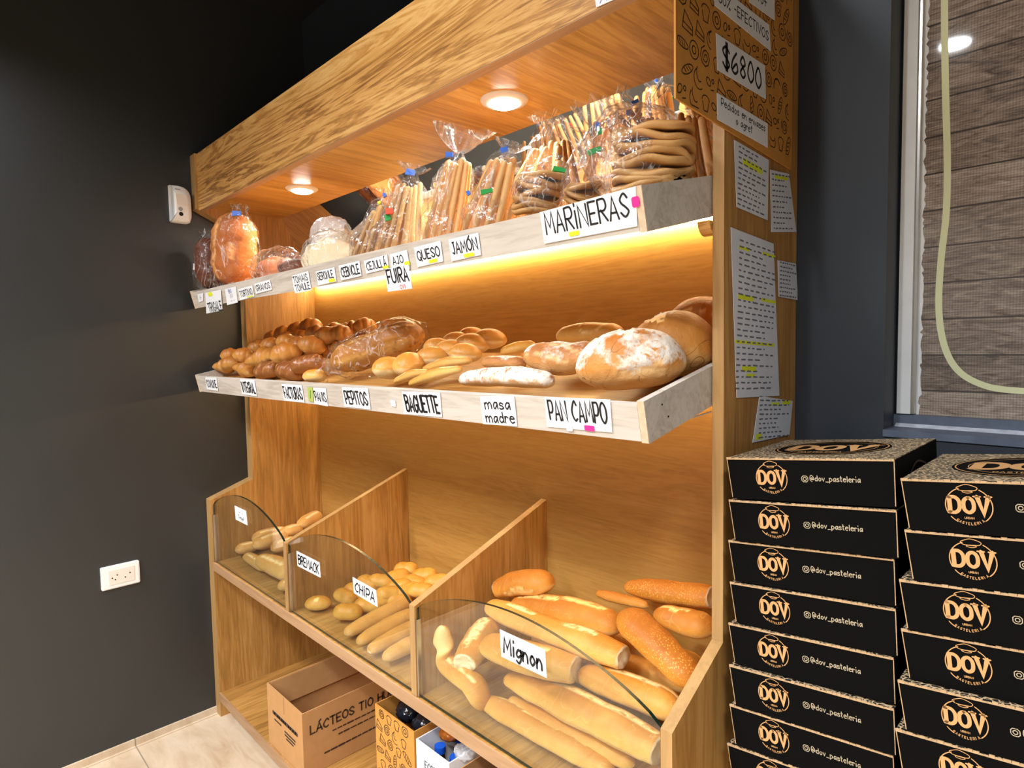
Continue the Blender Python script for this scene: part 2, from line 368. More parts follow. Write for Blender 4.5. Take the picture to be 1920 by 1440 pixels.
# ------------------------------------------------------------------ mesh builder
class MB:
    def __init__(s):
        s.v = []; s.f = []; s.mi = []; s.c = None; s.smooth = False

    def add(s, vs_, fs, mi=0):
        o_ = len(s.v); s.v += [Vector(p) for p in vs_]
        for f in fs:
            s.f.append([i + o_ for i in f]); s.mi.append(mi)
        return s

    def box(s, x0, x1, y0, y1, z0, z1, mi=0):
        p = [(x, y, z) for z in (z0, z1) for y in (y0, y1) for x in (x0, x1)]
        return s.add(p, [(0, 2, 3, 1), (4, 5, 7, 6), (0, 1, 5, 4), (2, 6, 7, 3), (0, 4, 6, 2), (1, 3, 7, 5)], mi)

    def prism(s, poly, a, b_, axis='x', mi=0, emi=None):
        """poly = list of 2D points; extruded along axis. axis x: (y,z); y: (x,z); z: (x,y)"""
        def P(q, w):
            return {'x': (w, q[0], q[1]), 'y': (q[0], w, q[1]), 'z': (q[0], q[1], w)}[axis]
        n_ = len(poly)
        vv = [P(q, a) for q in poly] + [P(q, b_) for q in poly]
        s.add(vv, [tuple(range(n_)), tuple(range(2 * n_ - 1, n_ - 1, -1))], mi)
        o_ = len(s.v) - 2 * n_
        for i in range(n_):
            j = (i + 1) % n_
            s.f.append([o_ + i, o_ + n_ + i, o_ + n_ + j, o_ + j]); s.mi.append(mi if emi is None else emi)
        return s

    def tube(s, path, rad, n_=10, mi=0, cap=True):
        path = [Vector(p) for p in path]; K = len(path)
        if not isinstance(rad, (list, tuple)): rad = [rad] * K
        o_ = len(s.v); ref = None
        for i, p in enumerate(path):
            T = (path[min(i + 1, K - 1)] - path[max(i - 1, 0)]).normalized()
            if ref is None: ref = Vector((0, 0, 1)) if abs(T.z) < .9 else Vector((1, 0, 0))
            A = T.cross(ref).normalized(); B = A.cross(T).normalized(); ref = B
            for k_ in range(n_):
                th = 2 * math.pi * k_ / n_
                s.v.append(p + A * (rad[i] * math.cos(th)) + B * (rad[i] * math.sin(th)))
        for i in range(K - 1):
            for k_ in range(n_):
                q = (k_ + 1) % n_
                s.f.append([o_ + i * n_ + k_, o_ + i * n_ + q, o_ + (i + 1) * n_ + q, o_ + (i + 1) * n_ + k_]); s.mi.append(mi)
        if cap:
            s.f.append([o_ + k_ for k_ in range(n_)][::-1]); s.mi.append(mi)
            s.f.append([o_ + (K - 1) * n_ + k_ for k_ in range(n_)]); s.mi.append(mi)
        return s

    def disc(s, c, ex, ey, r_, n_=32, r_in=0, mi=0, ry=None):
        c = Vector(c); ry = ry or r_
        o_ = len(s.v)
        for k_ in range(n_):
            th = 2 * math.pi * k_ / n_
            s.v.append(c + ex * (r_ * math.cos(th)) + ey * (ry * math.sin(th)))
        if r_in:
            q_ = r_in / r_
            for k_ in range(n_):
                th = 2 * math.pi * k_ / n_
                s.v.append(c + ex * (r_ * q_ * math.cos(th)) + ey * (ry * q_ * math.sin(th)))
            for k_ in range(n_):
                q = (k_ + 1) % n_
                s.f.append([o_ + k_, o_ + q, o_ + n_ + q, o_ + n_ + k_]); s.mi.append(mi)
        else:
            s.f.append([o_ + k_ for k_ in range(n_)]); s.mi.append(mi)
        return s

    def mesh(s, name, mats, xf=None):
        me = bpy.data.meshes.new(name)
        vv = s.v if xf is None else [xf @ p for p in s.v]
        me.from_pydata([tuple(p) for p in vv], [], s.f)
        if not isinstance(mats, (list, tuple)): mats = [mats]
        for m_ in mats: me.materials.append(m_)
        if len(mats) > 1: me.polygons.foreach_set('material_index', s.mi)
        if s.smooth: me.polygons.foreach_set('use_smooth', [True] * len(me.polygons))
        if s.c:
            a = me.color_attributes.new('crust', 'FLOAT_COLOR', 'POINT')
            a.data.foreach_set('color', [w for c in s.c for w in (c[0], c[1], c[2], 1)])
        me.update(); return me


COL = sc.collection
WM = {}


def thing(name, label, cat, loc=(0, 0, 0), group=None, mat=None):
    o_ = bpy.data.objects.new(name, None); COL.objects.link(o_); o_.empty_display_size = .05
    M_ = mat if mat is not None else Matrix.Translation(Vector(loc))
    o_.matrix_world = M_; WM[o_.name] = M_
    return tag(o_, label, cat, group)


def tag(o_, label, cat, group=None, kind=None):
    if label: o_['label'] = label
    if cat: o_['category'] = cat
    if group: o_['group'] = group
    if kind: o_['kind'] = kind
    return o_


def obj(name, mb, mats, parent=None, local=False, mat=None, label=None):
    """parts are given in world coordinates unless local; top-level meshes get their own matrix from mat"""
    if parent is not None:
        PM = WM[parent.name]
        me = mb.mesh(name, mats, None if local else PM.inverted())
        o_ = bpy.data.objects.new(name, me); COL.objects.link(o_); o_.parent = parent; WM[o_.name] = PM
    else:
        M_ = mat if mat is not None else Matrix.Identity(4)
        me = mb.mesh(name, mats, None if (local or mat is None) else M_.inverted())
        o_ = bpy.data.objects.new(name, me); COL.objects.link(o_); o_.matrix_world = M_; WM[o_.name] = M_
    if label: o_['label'] = label
    return o_


def struct(name, mb, mats, parent=None):
    o_ = obj(name, mb, mats, parent)
    if parent is None: o_['kind'] = 'structure'
    return o_


def frame(org, ex, ey):
    ex = ex.normalized(); n_ = ex.cross(ey).normalized(); ey = n_.cross(ex)
    M_ = Matrix((ex, ey, n_)).transposed().to_4x4(); M_.translation = org
    return M_


def copy_tree(o_, M_=None):
    c = o_.copy(); COL.objects.link(c)
    if M_ is not None: c.matrix_world = M_; WM[c.name] = M_
    for ch in o_.children:
        d = ch.copy(); COL.objects.link(d); d.parent = c
        for g_ in ch.children:
            e_ = g_.copy(); COL.objects.link(e_); e_.parent = d
    return c


# ------------------------------------------------------------------ stroke lettering
GL = {
 'A': (.62, '00 5a a0|23 83'), 'B': (.58, '00 0a|~0a 7a a8 76 05|~05 86 a3 70 00'), 'C': (.58, '~a8 7a 38 05 12 50 91'),
 'D': (.6, '00 0a|~0a 69 a5 71 00'), 'E': (.52, 'aa 0a 00 a0|05 85'), 'F': (.5, 'aa 0a 00|05 85'), 'G': (.6, '~a8 6a 17 04 30 81 a4|a4 64'),
 'H': (.58, '00 0a|a0 aa|05 a5'), 'I': (.14, '50 5a'), 'J': (.42, '5a aa|~8a 83 60 11'), 'K': (.56, '00 0a|aa 04|36 a0'), 'L': (.5, '0a 00 a0'),
 'M': (.74, '00 1a 53 9a a0'), 'N': (.62, '00 0a a0 aa'), 'O': (.64, '~5a 18 05 12 50 92 a5 98 5a'), 'P': (.54, '00 0a|~0a 8a a7 74 04'),
 'Q': (.66, '~5a 18 05 12 50 92 a5 98 5a|73 az'), 'R': (.58, '00 0a|~0a 8a a7 75 05|35 a0'), 'S': (.54, '~a8 6a 18 26 74 a2 50 02'),
 'T': (.56, '0a aa|5a 50'), 'U': (.58, '~0a 02 50 a2 aa'), 'V': (.6, '0a 50 aa'), 'X': (.56, '00 aa|0a a0'),
 'Á': (.62, '00 5a a0|23 83|5b 8d'), 'Ó': (.64, '~5a 18 05 12 50 92 a5 98 5a|5b 8d'), 'i': (.12, '50 56|59 5a'), 'İ': (.14, '50 58|5a 5b'),
 'a': (.46, '~a5 56 13 30 72 a5|a6 a0'), 'c': (.42, '~a5 56 13 40 a1'), 'd': (.48, '~a4 56 13 40 a2|aa a0'), 'e': (.46, '~04 a4 86 36 03 40 a1'),
 'g': (.48, '~a5 56 13 41 a3|~a6 a0 6x 1y'), 'l': (.12, '5a 50'), 'm': (.7, '06 00|~04 36 54 50|~54 86 a4 a0'), 'n': (.46, '06 00|~03 46 94 a0'),
 'o': (.48, '~56 13 50 a3 56'), 'p': (.48, '06 0x|~04 46 a3 50 01'), 'r': (.34, '06 00|~03 46 a5'), 's': (.4, '~a5 46 14 73 a1 30 01'),
 't': (.34, '4a 41 80|07 a7'), 'u': (.46, '~06 02 50 a3|a6 a0'), 'v': (.44, '06 50 a6'), 'é': (.46, '~04 a4 86 36 03 40 a1|58 8a'), 'w': (.66, '06 30 55 70 a6'),
 '0': (.5, '~5a 17 03 50 a3 97 5a'), '6': (.5, '~8a 26 02 50 a2 85 22'), '8': (.5, '~55 17 5a 97 55 12 50 92 55'), '3': (.46, '~09 6a 97 45|~45 a3 50 01'),
 '$': (.5, '~a8 5a 08 26 84 a2 50 02|5c 5z|7c 7z'), '-': (.4, '15 95'), '%': (.6, '00 aa|~19 3a 38 19|~71 92 90 71'), '_': (.5, '0z az'),
 '@': (.7, '~74 56 34 52 74|~74 92 a5 79 2a 05 11 5z'), '+': (.5, '05 a5|51 59'), ' ': (.3, ''), '.': (.12, '50 51'), '/': (.4, '00 aa'), ':': (.1, '51 52|57 58'),
}
GY = {'a': 1.0, 'b': 1.1, 'c': 1.15, 'd': 1.28, 'z': -.12, 'y': -.2, 'x': -.3}


def gval(ch):
    return GY[ch] if ch in GY else int(ch) / 10


def catmull(P, k_=5):
    out = []
    closed = len(P) > 3 and P[0] == P[-1]
    for i in range(len(P) - 1):
        p0 = P[i - 1] if i > 0 else (P[-2] if closed else P[0])
        p1, p2 = P[i], P[i + 1]
        p3 = P[i + 2] if i + 2 < len(P) else (P[1] if closed else P[-1])
        for j in range(k_):
            t_ = j / k_
            out.append(tuple(.5 * (2 * p1[a] + (p2[a] - p0[a]) * t_ + (2 * p0[a] - 5 * p1[a] + 4 * p2[a] - p3[a]) * t_ * t_ + (3 * p1[a] - p0[a] - 3 * p2[a] + p3[a]) * t_ ** 3) for a in range(len(p1))))
    out.append(P[-1]); return out


def ribbon(mb, pts, th, z=0.0, mi=0, capn=5):
    """flat round-ended pen stroke in the local xy plane"""
    pts = [Vector((p[0], p[1])) for p in pts]
    pts = [p for i, p in enumerate(pts) if i == 0 or (p - pts[i - 1]).length > 1e-6]
    if len(pts) < 2: return
    h = th / 2
    A, B = [], []
    for i, p in enumerate(pts):
        d0 = (p - pts[i - 1]).normalized() if i > 0 else None
        d1 = (pts[i + 1] - p).normalized() if i < len(pts) - 1 else None
        d = (d0 + d1) if (d0 and d1) else (d0 or d1)
        if d.length < 1e-6: d = d1
        d = d.normalized(); n_ = Vector((-d.y, d.x))
        k_ = 1.0
        if d0 and d1:
            c = max(.5, n_.dot(Vector((-d1.y, d1.x)))); k_ = 1 / c
        A.append(p + n_ * h * k_); B.append(p - n_ * h * k_)
    d = (pts[0] - pts[1]).normalized(); a0 = math.atan2(d.y, d.x)
    cap0 = [pts[0] + Vector((math.cos(a0 - math.pi / 2 + math.pi * k_ / capn), math.sin(a0 - math.pi / 2 + math.pi * k_ / capn))) * h for k_ in range(1, capn)]
    d = (pts[-1] - pts[-2]).normalized(); a1 = math.atan2(d.y, d.x)
    cap1 = [pts[-1] + Vector((math.cos(a1 - math.pi / 2 + math.pi * k_ / capn), math.sin(a1 - math.pi / 2 + math.pi * k_ / capn))) * h for k_ in range(1, capn)]
    o_ = len(mb.v)
    for a_, b_ in zip(A, B): mb.v += [Vector((a_.x, a_.y, z)), Vector((b_.x, b_.y, z))]
    for i in range(len(pts) - 1):
        mb.f.append([o_ + 2 * i + 1, o_ + 2 * i + 3, o_ + 2 * i + 2, o_ + 2 * i]); mb.mi.append(mi)
    q = len(mb.v); mb.v += [Vector((c.x, c.y, z)) for c in cap0]
    mb.f.append([o_ + 0] + list(range(q, q + len(cap0))) + [o_ + 1]); mb.mi.append(mi)
    q = len(mb.v); mb.v += [Vector((c.x, c.y, z)) for c in cap1]
    mb.f.append([o_ + 2 * len(pts) - 1] + list(range(q, q + len(cap1))) + [o_ + 2 * len(pts) - 2]); mb.mi.append(mi)


def textw(s):
    return sum(GL[c][0] + .2 for c in s) - .2


def text(mb, s, x, y, h, wscale=1.0, th=.12, z=0.0, mi=0, shear=0.0, jit=0.0, capn=5):
    """x,y = left end of the base line, h = capital height"""
    for c in s:
        w, g = GL[c]
        for st in g.split('|'):
            if not st: continue
            sm = st[0] == '~'
            P = [(gval(q[0]), gval(q[1])) for q in st.lstrip('~').split()]
            if sm and len(P) > 2: P = catmull(P)
            jy = R0.uniform(-jit, jit) * h
            ribbon(mb, [(x + (p[0] * w + p[1] * shear) * h * wscale, y + p[1] * h + jy) for p in P], th * h, z, mi, capn)
        x += (w + .2) * h * wscale
    return x


def textbox(mb, lines, cx, cy, W, H, th=.12, z=0, gap=.35, mi=0, jit=.02, maxws=1.3, capn=5):
    """lines fitted into a W x H field centred on cx, cy"""
    n_ = len(lines); h = H / (n_ + gap * (n_ - 1))
    for i, s in enumerate(lines):
        w = textw(s) * h
        ws = min(maxws, W / w)
        text(mb, s, cx - w * ws / 2, cy + H / 2 - h - i * h * (1 + gap), h, ws, th, z, mi, jit=jit, capn=capn)


# ------------------------------------------------------------------ bread builder
def fbm(p, s):
    q = Vector(p) * s
    return noise.noise(q) + .5 * noise.noise(q * 2.1 + Vector((3, 7, 1)))


def loaf(path, rad, sq=.85, nz=.05, ends=('round', 'round'), slash=None, seg=0, segamp=.0, nr=38, na=22, flat=.75, seed=0, nsc=14, twist=0.0, up=None, pw=2.0, crack=0):
    """sweep a loaf along path (3D points) with radii; slash = [(t0, t1, angle, halfwidth)] pale torn strips"""
    P = catmull([tuple(p) for p in path] if len(path) > 2 else [tuple(path[0]), tuple((Vector(path[0]) + Vector(path[1])) / 2), tuple(path[1])], 12)
    P = [Vector(p) for p in P]
    K = len(rad)
    Ls = [0]
    for i in range(1, len(P)): Ls.append(Ls[-1] + (P[i] - P[i - 1]).length)
    tot = Ls[-1]

    def pos(t_):
        s = t_ * tot
        for i in range(1, len(P)):
            if s <= Ls[i] + 1e-9:
                f = (s - Ls[i - 1]) / max(1e-9, Ls[i] - Ls[i - 1]); return P[i - 1].lerp(P[i], f)
        return P[-1]

    def rr(t_):
        x = t_ * (K - 1); i = min(int(x), K - 2); f = x - i; f = f * f * (3 - 2 * f)
        return rad[i] * (1 - f) + rad[i + 1] * f
    mb = MB(); mb.smooth = True; mb.c = []
    U = up or Vector((0, 0, 1)); e0, e1 = rad[0] / tot * 1.1, rad[-1] / tot * 1.1
    ts = []
    for i in range(nr):
        u = i / (nr - 1); ts.append(.5 - .5 * math.cos(math.pi * u) if ends == ('round', 'round') else u * .6 + .4 * (.5 - .5 * math.cos(math.pi * u)))
    sv = Vector((seed * 3.1, seed * 1.7, seed * .9))
    for i, t_ in enumerate(ts):
        c = pos(t_); T = (pos(min(1, t_ + .02)) - pos(max(0, t_ - .02))).normalized()
        A = T.cross(U).normalized(); B = A.cross(T).normalized()
        k_ = 1.0
        if ends[0] == 'round' and t_ < e0: k_ *= max(.02, 1 - (1 - t_ / e0) ** pw) ** (1 / pw)
        if ends[1] == 'round' and t_ > 1 - e1: k_ *= max(.02, 1 - (1 - (1 - t_) / e1) ** pw) ** (1 / pw)
        r_ = rr(t_) * k_
        if seg:
            ph = (t_ * seg) % 1.0
            r_ *= 1 + segamp * (math.sin(math.pi * ph) ** .6 - .7)
        for a in range(na):
            th = 2 * math.pi * a / na
            co, si = math.cos(th), math.sin(th)
            sy = si * sq if si > 0 else si * sq * flat
            q = r_
            nval = fbm(c * 1.0 + (A * co + B * si) * r_ + sv, nsc)
            q *= 1 + nz * nval
            pale = 0.0
            if slash:
                for (t0, t1, ang, hw) in slash:
                    if t0 < t_ < t1:
                        f = (t_ - t0) / (t1 - t0); w = hw * math.sin(math.pi * f) ** .5
                        da = abs(((th - ang - twist * t_) + math.pi) % (2 * math.pi) - math.pi)
                        if da < w: pale = 1; q *= .955
                        elif da < w + .28: q *= 1.035
            if crack:
                cv = abs(noise.noise((c + (A * co + B * si) * r_) * crack + sv))
                if cv < .06 and si > -.2: q *= .95 + cv * .8; pale = max(pale, .75)
            mb.v.append(c + A * (co * q) + B * (sy * q))
            mb.c.append((pale, (1 - si) / 2, 0))
    for i in range(len(ts) - 1):
        for a in range(na):
            b_ = (a + 1) % na
            mb.f.append([i * na + a, i * na + b_, (i + 1) * na + b_, (i + 1) * na + a]); mb.mi.append(0)
    for e, i in ((0, 0), (1, len(ts) - 1)):
        idx = [i * na + a for a in range(na)]
        if e == 0: idx = idx[::-1]
        if ends[e] == 'cut':                     # open, torn crumb
            o_ = len(mb.v); cc = sum((mb.v[j] for j in idx), Vector()) / na
            T = (pos(1) - pos(.95)).normalized() if e else (pos(0) - pos(.05)).normalized()
            for s_, dz in ((.93, .004), (.55, -.002)):
                for j in idx:
                    mb.v.append(cc + (mb.v[j] - cc) * s_ + T * (dz + .004 * noise.noise(mb.v[j] * 90))); mb.c.append((0, 0, 1))
            mb.v.append(cc - T * .002); mb.c.append((0, 0, 1))
            for k2 in range(na):
                q = (k2 + 1) % na
                mb.f.append([idx[k2], idx[q], o_ + q, o_ + k2]); mb.mi.append(0)
                mb.f.append([o_ + k2, o_ + q, o_ + na + q, o_ + na + k2]); mb.mi.append(0)
                mb.f.append([o_ + na + k2, o_ + na + q, o_ + 2 * na]); mb.mi.append(0)
        else:
            mb.f.append(idx); mb.mi.append(0)
    return mb


def put(name, mb, mat, label, cat, group=None):
    """a one-mesh thing whose origin sits at the middle of its mesh"""
    c = sum(mb.v, Vector()) / len(mb.v)
    o_ = obj(name, mb, mat, None, mat=Matrix.Translation(c))
    return tag(o_, label, cat, group)

# ================================================================== the room
XW, YB, CZ = -.03, .014, 2.8           # left wall, back wall, ceiling
struct('floor', MB().box(XW - .1, 4.6, -4.6, .2, -.08, 0), TILE)
struct('ceiling', MB().box(XW - .1, 4.6, -4.6, .2, CZ, CZ + .08), CEIL)
struct('wall_left', MB().box(XW - .1, XW, -4.6, .2, 0, CZ), WALLD)
struct('wall_right', MB().box(4.5, 4.6, -4.6, .2, 0, CZ), WALLF)
struct('wall_front', MB().box(XW, 4.5, -4.6, -4.5, 0, CZ), WALLF)
WX0, WX1, WZ0, WZ1 = 2.156, 3.3, 1.254, 2.45
mb = MB(); mb.box(XW, WX0, YB, .2, 0, CZ); mb.box(WX1, 4.5, YB, .2, 0, CZ); mb.box(WX0, WX1, YB, .2, 0, WZ0); mb.box(WX0, WX1, YB, .2, WZ1, CZ)
struct('wall_back', mb, WALLB)
mb = MB(); mb.box(XW, XW + .008, -4.5, -.4541, 0, .024)
struct('baseboard_left', mb, TILE)
w = struct('window_1', MB().box(WX0, WX1, .104, .11, WZ0, WZ1), GLASS)
# white upright, grey bottom rail with a worn edge, sill, printed film with a ragged edge, yellow printed line
struct('frame_upright', MB().box(WX0 + .004, WX0 + .026, .083, .104, WZ0 + .024, WZ1), FRAMEW, w)
struct('frame_bead', MB().box(WX0 + .026, WX0 + .031, .09, .104, WZ0 + .024, WZ1), STEEL, w)
struct('bottom_rail', MB().box(WX0, WX1, .082, .104, WZ0, WZ0 + .022), SILL, w)
mb = MB(); mb.prism([(.070, WZ0 + .0005), (.082, WZ0 + .0005), (.082, WZ0 + .006)], WX0 + .004, WX1, 'x')
struct('worn_strip', mb, WORN, w)
struct('sill', MB().box(WX0, WX1, YB - .004, .09, WZ0 - .012, WZ0 + .0004), SILL, w)
mb = MB(); zz_ = WZ0 + .022; prev = None; rg = random.Random(3); row = []
while zz_ < WZ1:
    row.append((WX0 + .034 + rg.uniform(0, .006), zz_)); zz_ += rg.uniform(.004, .012)
mb.prism([(WX1, WZ0 + .022), (WX1, WZ1)] + row[::-1], .1030, .1036, 'y')
struct('printed_film', mb, FILM, w)
struct('backing_paper', MB().box(WX0 + .031, WX0 + .05, .1037, .1039, WZ0 + .022, WZ1), FRAMEW, w)
mb = MB(); pl = [(1771, -60), (1771, 60), (1773, 180), (1776, 300), (1774, 400), (1765, 480), (1760, 560), (1764, 620), (1778, 668), (1802, 700), (1838, 720), (1880, 730), (1960, 734), (2100, 730)]
pl = [at(p[0], p[1], 'y', .1028) for p in pl]
ribbon(mb, catmull([(p.x, p.z) for p in pl], 4), .0108, 0)
mb.v = [Vector((p.x, .1028, p.y)) for p in mb.v]
struct('printed_line', mb, FILMY, w)

# ================================================================== the display cabinet
t, D, Du, Dc = .020, .4541, .2915, .4462
Z1, Z2, ZB, ZS, ZR = .828, .911, .6136, .0967, .99
X1, X2, W = .6483, 1.3155, 2.0
ZL = .853
cab = thing('bread_display_cabinet', 'tall oak laminate bread cabinet with canopy, lights and glass fronted bins', 'display cabinet', (1, -.2, 0))


def profile(zl, zslope):
    return [(.012, 0), (-D, 0), (-D, zl), (-Du, zslope), (-Du, 1.874), (-.453, 1.949), (-.453, 2.150), (.012, 2.150)]


def panel(name, poly, x0, x1, parent=cab):
    mb = MB(); mb.prism(poly, x0, x1, 'x', 0, 1)
    return obj(name, mb, [OAK['z'], EDGE], parent)


panel('side_panel', profile(ZL, .911), XW + .001, t)
panel('side_panel', profile(Z1, .911), W - t, W)
obj('back_panel', MB().box(t, W - t, 0, .012, 0, 2.14), BACKW, cab)
for x in (X1, X2):
    panel('divider', [(0, ZB), (-D + .001, ZB), (-D + .001, Z1), (0, ZR)], x, x + t)
mb = MB(); mb.box(t, W - t, -D, 0, ZB - .026, ZB); mb.box(t, W - t, -D - .003, -D, ZB - .030, ZB + .001, 1)
obj('bin_shelf', mb, [OAK['y'], EDGEX], cab)
mb = MB(); mb.box(t, W - t, -D + .004, 0, ZS - .026, ZS); mb.box(t, W - t, -D - .003, -D + .004, ZS - .030, ZS + .001, 1)
obj('base_shelf', mb, [OAK['y'], EDGEX], cab)
obj('plinth', MB().box(t, W - t, -D + .06, -D + .08, 0, ZS - .026), OAK['x'], cab)
mb = MB(); mb.box(t, W, -Dc, -Dc + .02, 1.9434, 2.1476)
obj('fascia', mb, FASCIA, cab)
obj('fascia_lower_edge', MB().box(t, W - t, -Dc + .0005, -Dc + .024, 1.9415, 1.9434), EDGEX, cab)
obj('soffit', MB().box(t, W - t, -Dc + .02, -.1297, 1.956, 1.974), SOFF, cab)
obj('canopy_top', MB().box(t, W - t, -Dc + .02, 0, 2.128, 2.146), OAK['x'], cab)
mb = MB(); mb.add([(t, -.1297, 1.9565), (W - t, -.1297, 1.9565), (W - t, -.0005, 1.711), (t, -.0005, 1.711), (t, -.1257, 1.9585), (W - t, -.1257, 1.9585), (W - t, -.0001, 1.715), (t, -.0001, 1.715)],
                 [(0, 3, 2, 1), (4, 5, 6, 7), (0, 1, 5, 4), (2, 3, 7, 6)])
obj('tilted_mirror', mb, MIRROR, cab)
for (x, y) in ((1.487, -.285), (.505, -.278)):
    c = Vector((x, y, 1.956)); EX, EY = Vector((1, 0, 0)), Vector((0, 1, 0))
    mb = MB(); mb.smooth = True; prof = [(.030, -.007), (.036, -.0085), (.050, -.004), (.0525, 0)]
    n_ = 40
    for (r_, h) in prof:
        for k in range(n_): mb.v.append(c + EX * (r_ * math.cos(2 * math.pi * k / n_)) + EY * (r_ * math.sin(2 * math.pi * k / n_)) + Vector((0, 0, h)))
    for i in range(3):
        for k in range(n_):
            q = (k + 1) % n_; mb.f.append([i * n_ + k, (i + 1) * n_ + k, (i + 1) * n_ + q, i * n_ + q]); mb.mi.append(0)
    dl = obj('downlight', mb, RINGM, cab)
    mb = MB(); mb.smooth = True; pr2 = [(.0345, -.0075), (.028, -.012), (.016, -.0145), (.004, -.015)]
    for (r_, h) in pr2:
        for k in range(n_): mb.v.append(c + EX * (r_ * math.cos(2 * math.pi * k / n_)) + EY * (r_ * math.sin(2 * math.pi * k / n_)) + Vector((0, 0, h)))
    for i in range(3):
        for k in range(n_):
            q = (k + 1) % n_; mb.f.append([i * n_ + k, i * n_ + q, (i + 1) * n_ + q, (i + 1) * n_ + k]); mb.mi.append(0)
    mb.f.append([3 * n_ + k for k in range(n_)]); mb.mi.append(0)
    obj('lit_lens', mb, LENS, dl)
    lamp('downlight_beam', (x, y, 1.938), 2.4, .03, 150, (1, .90, .76))
s1 = obj('led_strip', MB().box(t + .02, W - t - .02, -.017, -.011, 1.6825, 1.6865), LEDS, cab)
s2 = obj('led_strip', MB().box(t + .02, W - t - .02, -.017, -.011, 1.338, 1.343), LEDS2, cab)
for z in (1.6865, 1.343):
    obj('led_channel', MB().box(t, W - t, -.020, -.0005, z, z + .003), STEEL, cab)
mb = MB(); bp_ = [(-.300, 1.612), (-.255, 1.623)] + [(-.2775 + .024 * math.cos(q * math.pi / 8), 1.6175 - .022 * math.sin(q * math.pi / 8)) for q in range(9)]
mb.prism(bp_[2:], W - t - .022, W - t - .0005, 'x'); obj('tray_bracket', mb, FASCIA, cab)
mb = MB(); mb.tube(catmull([at(1296, 783, 'y', -.27), at(1312, 779, 'y', -.27), at(1333, 772, 'y', -.27)], 5), .0016, 6)
obj('lamp_cable', mb, GREYP, cab)
# arched glass fronts in shallow clips
for (xa, xb) in ((t + .004, X1 - .003), (X1 + t + .003, X2 - .003), (X2 + t + .003, W - t - .004)):
    arc = [(xa + (xb - xa) * k / 30, Z1 - .004 + .083 * math.sin(math.pi * (k / 30)) ** .75) for k in range(31)]
    if xa < .1: arc = [(a, z + .012 * (1 - (a - xa) / (xb - xa))) for a, z in arc]
    mb = MB(); mb.prism([(xb, ZB + .002), (xa, ZB + .002)] + arc, -D + .006, -D + .0128, 'y', 0, 1)
    gl = obj('glass_front', mb, [GLASS, GLEDGE], cab)
    mb = MB(); mb.box(xa - .0035, xa + .004, -D + .003, -D + .013, ZB + .001, Z1 - .03)
    obj('glass_clip', mb, STEEL, cab)

# ------------------------------------------------------------------ trays
TR = {}


def tray(key, yb, zb, slope, label, h=.0635):
    a = math.atan(slope); xl, xr = .026, 1.976
    M_ = Matrix.Translation((xl, yb, zb)) @ Matrix.Rotation(a, 4, 'X')
    Lx = xr - xl; dep = (-.037 - yb) / math.cos(a)
    o_ = thing('display_tray', label, 'tray', group='whitewashed trays of the bread cabinet', mat=M_)
    mb = MB(); mb.box(.0125, Lx - .0135, 0, .013, 0, h - .006)
    obj('front_board', mb, [TRAYW], o_, local=True)
    for x in (0, Lx - .0125):
        mb = MB(); mb.box(x, x + .0125, .0, dep, -.002, h); mb.box(x + .0002, x + .0123, -.0012, .0002, -.0015, h - .0005, 1)
        obj('side_board', mb, [TRAYW, TRAYE], o_, local=True)
    obj('bottom_board', MB().box(.0125, Lx - .0125, .013, dep, 0, .034), [OAK['x']], o_, local=True)
    if key == 'lo':
        for (u, w_) in ((.045, .045), (.058, .022)):
            obj('nail_head', MB().tube([(Lx - .0005, u, w_), (Lx + .0006, u, w_)], .0016, 8), BLACKP, o_, local=True)
    TR[key] = (M_, a, Vector((0, -math.sin(a), math.cos(a))), Vector((0, yb, zb)), Vector((0, math.cos(a), math.sin(a))))
    return o_


tray('up', -.4772, 1.5807, .2442, 'whitewashed upper tray with the bagged breads behind its sign covered front')
tray('lo', -.4752, 1.2722, .2174, 'whitewashed lower tray with unwrapped loaves and rolls')


def floor_z(key, y, off=.034):
    M_, a, n_, o_, u = TR[key]
    return o_.z + (y - o_.y) * math.tan(a) + off / math.cos(a)


def clampT(key, mb, back=False):
    """press a mesh against the tray it lies in (floor, rim, side boards) and, above, the mirror and the soffit"""
    M_ = TR[key][0]; I_ = M_.inverted(); Lx = 1.95
    for i, v in enumerate(mb.v):
        q = I_ @ v
        if q.z < .0352: q.z = .0352
        if q.z < .076:
            q.y = max(q.y, .0148); q.x = min(max(q.x, .0140), Lx - .0140)
        v = M_ @ q
        v.x = min(max(v.x, t + .003) if v.y > -.42 else v.x, W - t - .003)
        if key == 'up':
            v.z = min(v.z, 1.954); ym = -.1297 + (1.9565 - v.z) * .5283 - .004
            if v.z > 1.712 and v.y > ym: v.y = ym
        v.y = min(v.y, -.004)
        mb.v[i] = v
    return mb


def clampB(mb, x0, x1):
    for v in mb.v:
        v.x = min(max(v.x, x0 + .002), x1 - .002); v.y = min(max(v.y, -D + .0175), -.002); v.z = max(v.z, ZB + .0015)
    return mb


